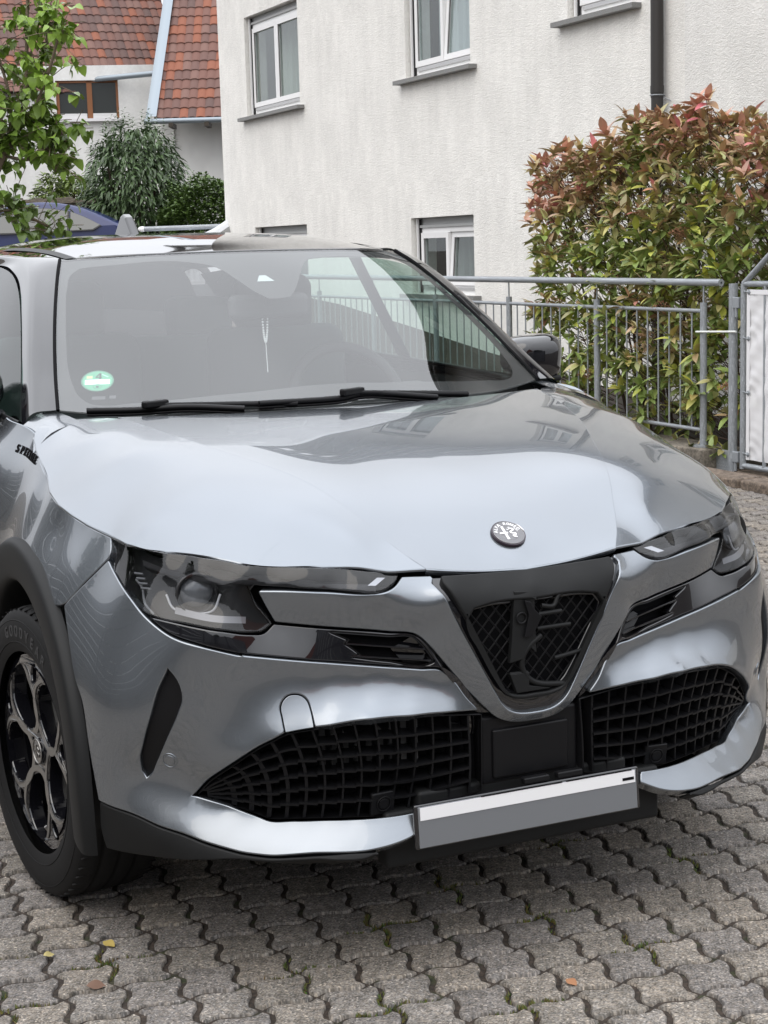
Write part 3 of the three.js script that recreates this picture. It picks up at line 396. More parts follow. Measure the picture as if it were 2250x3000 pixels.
{ // young tree with heart shaped leaves at the left
  const P = far(-2.87, 0, 13), t = thing('young_tree', 'slender tree with light green heart shaped leaves at the left edge behind the car', 'tree', [P[0], 0.0, P[2]]);
  const L = (x, y, d = 0) => V(RIGHT.x * (x + 2.75) + FWD.x * d, y, RIGHT.z * (x + 2.75) + FWD.z * d), bark = std({ color: lin(0.16, 0.125, 0.09), roughness: 0.95 });
  const br = [[[-2.95, 0.0], [-2.9, 1.2], [-2.84, 1.95], [-2.68, 2.3], [-2.58, 2.45], [-2.5, 2.75], [-2.46, 3.2], [-2.44, 3.42]], [[-2.84, 1.95], [-2.66, 2.35], [-2.62, 2.6], [-2.7, 3.0], [-2.85, 3.4]], [[-2.58, 2.42], [-2.45, 2.55], [-2.3, 2.8], [-2.18, 3.08]], [[-2.68, 2.25], [-2.5, 2.22], [-2.35, 2.3], [-2.3, 2.15]], [[-2.86, 1.8], [-2.7, 1.85], [-2.55, 1.78], [-2.45, 1.72]], [[-2.9, 1.9], [-3.05, 2.4], [-3.1, 2.9], [-3.05, 3.5]], [[-2.6, 2.5], [-2.42, 2.5], [-2.3, 2.48], [-2.24, 2.35]], [[-2.65, 2.45], [-2.8, 2.7], [-2.9, 2.9], [-2.95, 3.2]], [[-2.5, 2.75], [-2.35, 2.95], [-2.28, 3.2]], [[-2.9, 1.5], [-3.05, 1.9], [-3.1, 2.2]]];
  obj('trunk', tube(br[0].slice(0, 4).map((p) => L(...p)), 0.035, 20, 8), bark, t); obj('branch', tube(br[0].slice(3).map((p) => L(...p)), 0.014, 20, 7), bark, t);
  const ends = []; br.slice(1).forEach((q, i) => { const d = rr(-0.25, 0.25); obj('branch', tube(q.map((p, k) => L(p[0], p[1], d * k * 0.5)), 0.012, 16, 6), bark, t); q.forEach((p, k) => { if (k) ends.push(L(p[0], p[1], d * k * 0.5)); }); }); br[0].slice(3).forEach((p) => ends.push(L(...p)));
  const heart = (() => { const g = leafShape(0.085, 0.031, 0.22, 0.35), p = g.attributes.position; for (let i = 0; i < p.count; i++) { const z = p.getZ(i) / 0.085, k = Math.max(0.03, 1.35 * Math.max(0, 1 - z) ** 0.55 * Math.min(1, z * 7 + 0.45)); const w = Math.sign(p.getX(i)) * 0.034 * k * (i % 3 === 1 ? 0 : 1); p.setX(i, w); p.setY(i, -0.3 * 0.085 * z * z + Math.abs(w) * 0.25); } g.computeVertexNormals(); return g; })();
  const leaves = [], twigs = [];
  for (let i = 0; i < 330; i++) { const e = ends[Math.floor(rnd() * ends.length)], a = e.clone().add(V(rr(-0.05, 0.05), rr(-0.05, 0.05), rr(-0.05, 0.05))), dir = V(rr(-1, 1), rr(-0.4, 0.9), rr(-1, 1)).normalize(), len = rr(0.12, 0.34), c = a.clone().addScaledVector(dir, len); twigs.push(tube([a, a.clone().lerp(c, 0.5).add(V(0, 0.02, 0)), c], 0.0028, 5, 4));
    for (let k = 0; k < 5; k++) { const p = a.clone().lerp(c, 0.25 + 0.75 * rnd()), d = V(rr(-1, 1), rr(-1.1, 0.15), rr(-1, 1)).normalize(), g = rr(0.7, 1.35), hi = THREE.MathUtils.clamp((p.y - 2) / 1.5, 0, 1); leaves.push([aim(d, rr(-0.6, 0.6), rr(0.65, 1.15), p.clone().addScaledVector(d, 0.02)), [(0.17 + 0.06 * hi) * g, (0.28 + 0.08 * hi) * g, 0.045 * g]]); } }
  obj('twigs', twigs, bark, t).userData.kind = 'stuff'; foliage(t, heart, leaves, 300); shade(t);
}
// shrubs farther back
function shrub(name, label, at, spec) {
  const s = thing(name, label, 'shrub', at, 0), leaves = [], wood = std({ color: lin(0.08, 0.055, 0.04), roughness: 0.9 });
  const { rx, ry, cy, rz, n, leaf, col, droop, size, stems, spikes = 0 } = spec;
  for (let i = 0; i < n; i++) { const u = rr(-1, 1), a = rnd() * 6.2832, q = Math.sqrt(1 - u * u), r = Math.pow(rnd(), 0.22) * (1 + 0.16 * perlin.noise(Math.cos(a) * q * 2.5 + at[0], u * 2.5, Math.sin(a) * q * 2.5)); const p = V(Math.cos(a) * q * rx * r, cy + u * ry * r, Math.sin(a) * q * rz * r); if (perlin.noise(p.x * 2.1 + 3, p.y * 2.1, p.z * 2.1) < -0.36) continue;
    const d = V(p.x / rx + rr(-0.7, 0.7), 0.2 + rr(-0.5, 0.5) - droop, p.z / rz + rr(-0.7, 0.7)).normalize(), g = rr(0.65, 1.3); leaves.push([aim(d, rr(-0.6, 0.6), size * rr(0.7, 1.25), p), col.map((v) => v * g)]); }
  for (let i = 0; i < spikes; i++) { const a = rr(-1, 1), base = V(a * rx * 0.9, cy + ry * Math.sqrt(1 - a * a * 0.8) * 0.95, rr(-0.4, 0.4) * rz), h = rr(0.18, 0.45); for (let k = 0; k < 12; k++) { const f = k / 12, ang = k * 2.4, d = V(Math.cos(ang), 0.7, Math.sin(ang)).normalize(); leaves.push([aim(d, 0, size * (1 - 0.5 * f), base.clone().add(V(rr(-0.02, 0.02), h * f, rr(-0.02, 0.02)))), col.map((v) => v * 1.35)]); } }
  for (let i = 0; i < stems; i++) { const a = rr(-0.9, 0.9); obj('stem', tube([[a * 0.25 * rx, 0, rr(-0.1, 0.1)], [a * 0.5 * rx, cy * 0.6, rr(-0.2, 0.2)], [a * rx * 0.8, cy + ry * 0.4, rr(-0.3, 0.3)]], rr(0.02, 0.04), 10, 6), wood, s); }
  foliage(s, leaf, leaves, 0, 'leaf', 'foliage'); shade(s); return s;
}
shrub('buddleia_bush', 'tall dark green shrub with long drooping leaves beside the wooden fence', far(-4.75, 1.0, 34), { rx: 1.02, ry: 1.45, cy: 1.6, rz: 0.9, n: 6800, leaf: leafShape(0.17, 0.024, 0.3, 0.5), col: [0.085, 0.145, 0.05], droop: 0.5, size: 1, stems: 6, spikes: 34 });
shrub('round_shrub', 'dense rounded mid green shrub between the tall shrub and the white wall', far(-3.35, 1.0, 33.4), { rx: 0.95, ry: 1.0, cy: 0.95, rz: 0.8, n: 15000, leaf: leafShape(0.075, 0.026, 0.3, 0.2), col: [0.10, 0.17, 0.035], droop: 0, size: 1, stems: 4, spikes: 9 });
shrub('yellow_green_shrub', 'yellow green shrub behind the wooden fence at the left', far(-6.75, 1.1, 37), { rx: 0.75, ry: 0.8, cy: 1.45, rz: 0.6, n: 2600, leaf: leafShape(0.13, 0.028, 0.3, 0.3), col: [0.14, 0.2, 0.03], droop: 0.1, size: 1, stems: 3 });
shrub('light_green_shrub', 'light green low shrub between the wooden fence and the tall shrub', far(-5.75, 1.1, 36.4), { rx: 0.5, ry: 0.5, cy: 1.35, rz: 0.5, n: 1500, leaf: leafShape(0.11, 0.026, 0.3, 0.3), col: [0.10, 0.17, 0.03], droop: 0.1, size: 1, stems: 3 });

// ---------- the place behind: tiled house, cars, wooden fence, railing ----------
{ // old house with red clay tiles
  const O = far(0, 0, 0), h = thing('tiled_house', 'old white house with red clay tile roofs and zinc flashing at the left', 'house', [O[0], 0, O[2]], -AXIS); // local x right, -z ahead
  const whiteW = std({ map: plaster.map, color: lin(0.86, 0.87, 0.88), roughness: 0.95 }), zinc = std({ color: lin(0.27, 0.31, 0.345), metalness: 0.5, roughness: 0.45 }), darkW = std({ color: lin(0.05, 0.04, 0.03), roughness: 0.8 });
  const tile = (() => { const w = 0.21, l = 0.4, pos = [], idx = [], n = 6; for (let i = 0; i <= n; i++) { const t = i / n, x = (t - 0.5) * w, y = 0.035 * Math.abs(Math.sin(t * Math.PI)) ** 0.8; pos.push(x, y + 0.022, l * 0.5, x, y - 0.012, -l * 0.5, x, y - 0.006, l * 0.5); } for (let i = 0; i < n; i++) { const a = i * 3; idx.push(a, a + 3, a + 4, a, a + 4, a + 1, a + 2, a + 5, a + 3, a + 2, a + 3, a); } const g = new THREE.BufferGeometry(); g.setAttribute('position', new THREE.Float32BufferAttribute(pos, 3)); g.setIndex(idx); g.computeVertexNormals(); g.setAttribute('uv', new THREE.Float32BufferAttribute(new Float32Array((n + 1) * 6), 2)); return g; })();
  const cols = [[0.20, 0.085, 0.06], [0.165, 0.082, 0.065], [0.14, 0.077, 0.065], [0.24, 0.088, 0.052], [0.18, 0.1, 0.082], [0.115, 0.07, 0.062]], mats = cols.map((c) => std({ color: lin(...c), roughness: 0.85 }));
  const all = [], PITCH_R = 0.80;
  const slope = (part, x0, x1, y0, z0, turn, rows, bias, seen) => { // eave from x0 to x1 at height y0; tiles climb away from the viewer
    const B = new THREE.Matrix4().makeRotationY(turn).setPosition((x0 + x1) / 2, y0, z0), n = Math.round((x1 - x0) / 0.2), len = rows * 0.34;
    const base = box(x1 - x0, 0.05, len + 0.1).translate(0, -0.06, -len / 2).rotateX(PITCH_R).applyMatrix4(B); obj('roof_deck', base, darkW, part);
    for (let r = 0; r < rows; r++) for (let c = 0; c < n; c++) { const m = new THREE.Matrix4().makeRotationX(PITCH_R).premultiply(B).multiply(new THREE.Matrix4().makeTranslation((c + 0.5) * 0.2 - (x1 - x0) / 2 + rr(-0.004, 0.004), rr(0, 0.008), -r * 0.34 - 0.12)); const k = rnd(); const ci = bias(c / n, r / rows) + Math.floor(k * k * 3.2); all.push([part, m, Math.min(5, ci), seen(c / n, r / rows)]); }
  };
  const wing = new THREE.Group(); wing.name = 'wing_roof'; h.add(wing); const main = new THREE.Group(); main.name = 'main_roof'; h.add(main);
  slope(wing, -5.22, -2.2, 4.72, -41, 0, 24, (u) => (u < 0.12 ? 3 - Math.floor(rnd() * 3) : rnd() < 0.2 ? 0 : rnd() < 0.3 ? 3 : 1), (u, v) => (u < 0.66 && v < 0.42 ? 1 - v : 0));
  slope(main, -11.0, -4.4, 5.60, -43.3, 0.40, 22, (u) => (u > 0.9 ? (rnd() < 0.5 ? 0 : 3) : rnd() < 0.45 ? 1 : rnd() < 0.5 ? 2 : 4), (u, v) => (u > 0.35 && v < 0.38 ? 0.5 - v * 0.5 : 0));
  all.sort((a, b) => b[3] - a[3]); all.slice(0, 300).forEach(([p, m, c]) => { const q = obj('roof_tile', tile, mats[c], p); q.applyMatrix4(m); });
  for (const p of [wing, main]) { const rest = all.slice(300).filter((a) => a[0] === p), im = new THREE.InstancedMesh(tile, std({ roughness: 0.85 }), rest.length), k = new THREE.Color(); im.name = 'roof_tiles'; rest.forEach(([, m, c], i) => { im.setMatrixAt(i, m); im.setColorAt(i, k.setRGB(...cols[c])); }); im.userData.kind = 'stuff'; p.add(im); }
  // zinc flashing up the verge, gutters
  const up = (x, y0, z0, s) => [x, y0 + Math.sin(PITCH_R) * s, z0 - Math.cos(PITCH_R) * s];
  obj('flashing', skin([[up(-5.42, 4.68, -40.85, -0.1), up(-5.02, 4.75, -40.85, 9)], [up(-5.30, 4.80, -40.9, -0.1), up(-4.9, 4.87, -40.9, 9)], [up(-5.16, 4.78, -40.9, -0.1), up(-4.76, 4.85, -40.9, 9)]], 6, 4), zinc, h);
  obj('gutter', rod([-5.45, 4.6, -40.8], [-2.2, 4.6, -40.8], 0.065, 12), zinc, h); obj('gutter', rod([-10.9, 5.78, -45.0], [-5.4, 5.9, -42.65], 0.07, 12), zinc, h);
  for (const x of [-4.8, -3.95, -3.35, -2.75]) obj('eave_beam', box(0.1, 0.1, 0.8, x, 4.5, -41.0), darkW, h);
  // walls; an opening for the brown window and the cellar window
  const wl = new THREE.Shape(); wl.moveTo(-4, 0); wl.lineTo(2.0, 0); wl.lineTo(2.0, 6.2); wl.lineTo(-4, 6.2); wl.closePath(); const W = new THREE.Path(); W.moveTo(-1.45, 4.88); W.lineTo(0.1, 4.88); W.lineTo(0.1, 5.84); W.lineTo(-1.45, 5.84); W.closePath(); wl.holes.push(W); const W2 = new THREE.Path(); W2.moveTo(-1.6, 2.8); W2.lineTo(-1.27, 2.8); W2.lineTo(-1.27, 3.35); W2.lineTo(-1.6, 3.35); W2.closePath(); wl.holes.push(W2);
  const F = new THREE.Matrix4().makeRotationY(0.12).setPosition(-6.5, 0, -43.3);
  obj('front_wall', new THREE.ExtrudeGeometry(wl, { depth: 0.3, bevelEnabled: false }).translate(0, 0, -0.3).applyMatrix4(F), whiteW, h); obj('wing_wall', [box(3.6, 5, 0.3, -3.36, 2.2, -42.2), box(0.3, 5, 3, -5.04, 2.2, -43.5)], whiteW, h); obj('room_shade', box(1.9, 3.4, 0.05, -0.6, 4.3, -1.2).applyMatrix4(F), darkW, h);  // room_shade is a dark board in place of the dim room
  const win = new THREE.Group(); win.name = 'window'; h.add(win); const wood = std({ color: lin(0.22, 0.085, 0.03), roughness: 0.55 });
  obj('frame', [box(0.08, 0.96, 0.1, -1.41, 5.36, -0.1), box(0.06, 0.96, 0.1, 0.07, 5.36, -0.1), box(0.13, 0.96, 0.1, -0.62, 5.36, -0.1), box(1.5, 0.05, 0.1, -0.68, 5.81, -0.1)].map((g) => g.applyMatrix4(F)), wood, win); for (const [a, b] of [[-1.37, -0.69], [-0.55, 0.04]]) obj('pane', box(b - a, 0.8, 0.01, (a + b) / 2, 5.43, -0.12).applyMatrix4(F), phys({ color: lin(0.02, 0.024, 0.022), roughness: 0.05 }), win);
  for (const [bw, bx] of [[0.66, -1.03], [0.58, -0.26]]) obj('weather_bar', box(bw, 0.12, 0.1, bx, 4.97, -0.08).applyMatrix4(F), std({ color: lin(0.6, 0.6, 0.6), roughness: 0.5 }), win); obj('sill', box(1.7, 0.07, 0.2, -0.68, 4.86, 0.05).applyMatrix4(F), std({ color: lin(0.75, 0.74, 0.76), roughness: 0.6 }), win);
  obj('cellar_window', [box(0.34, 0.05, 0.1, -1.43, 3.33, -0.05), box(0.04, 0.5, 0.1, -1.29, 3.1, -0.05), box(0.3, 0.5, 0.02, -1.44, 3.08, -0.15)].map((g) => g.applyMatrix4(F)), std({ color: lin(0.02, 0.02, 0.02), roughness: 0.3 }), h);
  shade(h);
}
function backCar(name, label, at, turn, body, flipX) { // hatchback seen side on: local x is its length (front at -x)
  const c = thing(name, label, 'car', at, turn), f = flipX ? -1 : 1, paintB = phys({ color: lin(...body), metalness: 0.1, roughness: 0.35, clearcoat: 0.3, clearcoatRoughness: 0.05 });
  const loft = (side, w, topIn) => { // outline in x-y, pulled in towards the top
    const s = new THREE.Shape(); side.forEach((p, i) => (i ? s.lineTo(p[0] * f, p[1]) : s.moveTo(p[0] * f, p[1]))); const g = new THREE.ExtrudeGeometry(s, { depth: w, bevelEnabled: true, bevelSize: 0.05, bevelThickness: 0.07, bevelSegments: 5, curveSegments: 8 }).translate(0, 0, -w / 2), p = g.attributes.position; for (let i = 0; i < p.count; i++) { const y = p.getY(i), k = y > 0.92 ? 1 - topIn * (y - 0.92) / 0.55 : 1; p.setZ(i, p.getZ(i) * k); } g.computeVertexNormals(); return g; };
  const curve = (pts) => new THREE.CatmullRomCurve3(pts.map((p) => V(p[0], p[1], 0)), false, 'centripetal').getPoints(60).map((p) => [p.x, p.y]);
  const roofL = curve([[-2.05, 0.55], [-2.0, 0.78], [-1.5, 0.9], [-1.02, 0.98], [-0.35, 1.36], [0.15, 1.455], [0.7, 1.44], [1.25, 1.3], [1.75, 1.07], [2.02, 0.93], [2.05, 0.6]]);
  obj('body', loft([[-2.0, 0.3], ...roofL, [1.98, 0.32]], 1.5, 0.3), paintB, c);
  const glassB = phys({ color: lin(0.03, 0.036, 0.036), roughness: 0.03, clearcoat: 1 }), side = (pts, z) => { const s = new THREE.Shape(); pts.forEach((p, i) => (i ? s.lineTo(p[0] * f, p[1]) : s.moveTo(p[0] * f, p[1]))); const g = new THREE.ExtrudeGeometry(s, { depth: 0.012, bevelEnabled: false }), p = g.attributes.position; for (let i = 0; i < p.count; i++) { const y = p.getY(i); p.setZ(i, z * ((0.835 + (y > 0.92 ? -0.835 * 0.3 * (y - 0.92) / 0.55 : 0)) + p.getZ(i))); } g.computeVertexNormals(); return g; };
  const W = [curve([[-0.92, 0.95], [-0.45, 1.24], [-0.14, 1.36], [0.02, 1.38]]).concat([[0.02, 0.95]]), curve([[0.14, 0.95], [0.14, 1.385], [0.14, 1.385]]).concat(curve([[0.14, 1.385], [0.5, 1.39], [0.9, 1.33]]), [[0.9, 0.965]]), curve([[0.96, 0.97], [0.96, 1.32], [0.96, 1.32]]).concat(curve([[0.96, 1.32], [1.25, 1.2], [1.52, 1.06]]), [[1.38, 0.98]])];
  for (const s of [1, -1]) for (const w of W) { const win = obj('side_window', side(w, s), glassB, c); obj('window_seal', side(w.map((p, i, a) => { const cx = a.reduce((q, r) => q + r[0], 0) / a.length, cy = a.reduce((q, r) => q + r[1], 0) / a.length; return [cx + (p[0] - cx) * 1.06, cy + (p[1] - cy) * 1.08]; }), s * 0.994), std({ color: lin(0.012, 0.012, 0.014), roughness: 0.5 }), win); }
  obj('windscreen', skin([[[-1.0 * f, 0.99, -0.66], [-1.06 * f, 0.99, 0], [-1.0 * f, 0.99, 0.66]], [[-0.32 * f, 1.39, -0.52], [-0.36 * f, 1.4, 0], [-0.32 * f, 1.39, 0.52]]], 10, 4), glassB, c);
  for (const s of [1, -1]) { obj('tail_light', rbox(0.1, 0.26, 0.2, 0.04, 1.98 * f, 0.9, s * 0.66), phys({ color: lin(0.45, 0.012, 0.015), roughness: 0.15, clearcoat: 1 }), c); obj('tail_strip', tube([[1.55 * f, 1.15, s * 0.6], [1.8 * f, 1.04, s * 0.66], [1.97 * f, 0.97, s * 0.7]], 0.016, 10, 6), phys({ color: lin(0.5, 0.03, 0.03), roughness: 0.2 }), c); obj('headlight', rbox(0.25, 0.13, 0.3, 0.05, -1.9 * f, 0.72, s * 0.55), phys({ color: lin(0.4, 0.42, 0.44), roughness: 0.1 }), c); obj('door_handle', rbox(0.16, 0.03, 0.03, 0.01, 0.55 * f, 0.84, s * 0.83), paintB, c); }
  for (const x of [-1.25, 1.3]) for (const s of [1, -1]) { const w = new THREE.Group(); w.name = 'wheel'; w.position.set(x * f, 0.31, s * 0.76); c.add(w); obj('tyre', new THREE.TorusGeometry(0.24, 0.075, 12, 32).scale(1, 1, 1.3), rubber0, w); obj('rim', new THREE.CylinderGeometry(0.19, 0.19, 0.12, 20).rotateX(Math.PI / 2), std({ color: lin(0.3, 0.3, 0.31), metalness: 0.7, roughness: 0.4 }), w); }
  shade(c); return c;
}
const rubber0 = std({ color: lin(0.015, 0.015, 0.015), roughness: 0.8 });
backCar('blue_hatchback', 'dark blue hatchback parked side on in front of the wooden fence', far(-6.72, 1.0, 32.8), -AXIS, [0.014, 0.024, 0.10], false);
backCar('silver_hatchback', 'pale silver car half hidden behind the corner of the white house', far(-1.5, 0.76, 26), -AXIS, [0.55, 0.57, 0.6], false);
{
  const weath = (k) => std({ map: (() => { const a = tileNoise(10, 50 + k), b = tileNoise(60, 60 + k); return tex(128, (u, v) => { const g = 0.42 + 0.1 * (a(u * 4, v * 0.4) - 0.5) + 0.16 * (b(u * 2, v * 0.12) - 0.5); return [g, g * 0.93, g * 0.84]; }); })(), roughness: 0.9 });
  const f = thing('wooden_fence', 'weathered grey brown board fence behind the blue car', 'fence', far(0, 0, 0), -AXIS), ms = [weath(0), weath(1), weath(2)];
  for (let i = 0; i < 16; i++) { const x = -8.6 + i * 0.205, low = x > -6.25; obj('board', rbox(0.19, 1.7, 0.03, 0.006, x, (low ? 1.76 : 1.84) + rr(-0.03, 0.03), -35.2 - 0), ms[i % 3], f); } obj('fence_rail', [box(2.4, 0.09, 0.06, -7.4, 2.62, -35.14), box(0.9, 0.05, 0.1, -5.75, 2.6, -35.18)], ms[0], f); shade(f);
  const r = thing('barrier_rail', 'horizontal galvanised tube rail with a pale end cap beyond the car roof', 'rail', far(0, 0, 0), -AXIS);
  obj('tube', rod([-3.57, 1.866, -26], [1.0, 1.9, -25.6], 0.036, 16), galv, r); obj('end_cap', [new THREE.SphereGeometry(0.042, 16, 12).scale(1.6, 1, 1).translate(-3.58, 1.866, -26)], pvc, r); for (const x of [-2.4, 0.2]) obj('rail_post', rod([x, 0.8, -26], [x, 1.86, -25.9], 0.03, 12), galv, r); shade(r);
}

// ---------- out-of-view surroundings, placed to darken and pattern what the car mirrors ----------
{
  const slat = std({ color: lin(0.11, 0.115, 0.118), roughness: 0.6 }), postM = std({ color: lin(0.07, 0.07, 0.072), roughness: 0.6 });
  const run = (label, a, b, h) => { const L = Math.hypot(b[0] - a[0], b[1] - a[1]), f = thing('slat_fence', label, 'fence', [(a[0] + b[0]) / 2, 0, (a[1] + b[1]) / 2], Math.atan2(-(b[1] - a[1]), b[0] - a[0])); for (let y = 0.14; y < h; y += 0.165) obj('slat', box(L, 0.148, 0.025, 0, y, 0), slat, f); for (let x = -L / 2; x <= L / 2 + 0.01; x += L / Math.round(L / 1.8)) obj('post', box(0.09, h + 0.06, 0.07, x, h / 2, -0.05), postM, f); shade(f); };
  run('grey slatted privacy fence along the left side of the yard', [-4.2, -9], [-4.2, 6.6], 1.9); run('grey slatted privacy fence across the front of the yard', [-4.2, 6.6], [5.2, 6.6], 1.75);
  const leaf = leafShape(0.16, 0.05, 0.3, 0.2);
  const tree = (label, x, z, h, r) => { const t = thing('broadleaf_tree', label, 'tree', [x, 0, z]), ls = []; obj('trunk', tube([[0, 0, 0], [0.05, h * 0.4, 0], [0, h * 0.75, 0.1]], 0.13, 12, 8), std({ color: lin(0.07, 0.05, 0.035), roughness: 0.95 }), t); for (let i = 0; i < 5200; i++) { const u = rr(-1, 1), a = rnd() * 6.2832, q = Math.sqrt(1 - u * u), k = Math.pow(rnd(), 0.33) * (1 + 0.25 * perlin.noise(Math.cos(a) * q * 2 + x, u * 2, Math.sin(a) * q * 2)), p = V(Math.cos(a) * q * r * k, h * 0.68 + u * h * 0.36 * k, Math.sin(a) * q * r * k); if (perlin.noise(p.x * 1.3, p.y * 1.3, p.z * 1.3) < -0.25) continue; const g = rr(0.6, 1.3); ls.push([aim(V(rr(-1, 1), rr(-0.8, 0.4), rr(-1, 1)), rr(-1, 1), rr(1, 2.2), p), [0.05 * g, 0.085 * g, 0.02 * g]]); } foliage(t, leaf, ls, 0, 'leaf', 'crown'); shade(t); };
  tree('broad tree beyond the left fence', -7.4, -2.6, 5.2, 2.0); tree('unseen small tree beyond the front fence at the left, darkens low reflections in the car', -7.5, 12.5, 3.6, 1.6); tree('unseen small tree beyond the front fence at the right, darkens low reflections in the car', 6.5, 13, 3.6, 1.7);  // front trees are out of view, there to darken low reflections only
  const hb = (label, x, z, turn, w, d, e) => { const h = thing('neighbour_house', label, 'house', [x, 0, z], turn); obj('wall', box(w, e, d, 0, e / 2, 0), std({ color: lin(0.6, 0.58, 0.54), roughness: 0.95 }), h); const s = new THREE.Shape([new THREE.Vector2(-w / 2 - 0.5, e - 0.3), new THREE.Vector2(w / 2 + 0.5, e - 0.3), new THREE.Vector2(0, e + w * 0.45)]); obj('roof', new THREE.ExtrudeGeometry(s, { depth: d + 0.8, bevelEnabled: false }).translate(0, 0, -d / 2 - 0.4), std({ color: lin(0.26, 0.09, 0.055), roughness: 0.85 }), h); for (const k of [-0.25, 0.25]) obj('window', box(1.1, 1.3, 0.06, k * w, e * 0.55, d / 2), std({ color: lin(0.05, 0.055, 0.06), roughness: 0.1 }), h); shade(h); };
  hb('neighbouring house with red roof beyond the left fence, out of view', -19, -5, Math.PI / 2, 9, 9, 4.4); hb('unseen house with red roof beyond the front fence, darkens low reflections in the car', 1, 26, 0, 11, 8, 4.0);  // both houses are out of view, set back so mirrored sky stays open
}

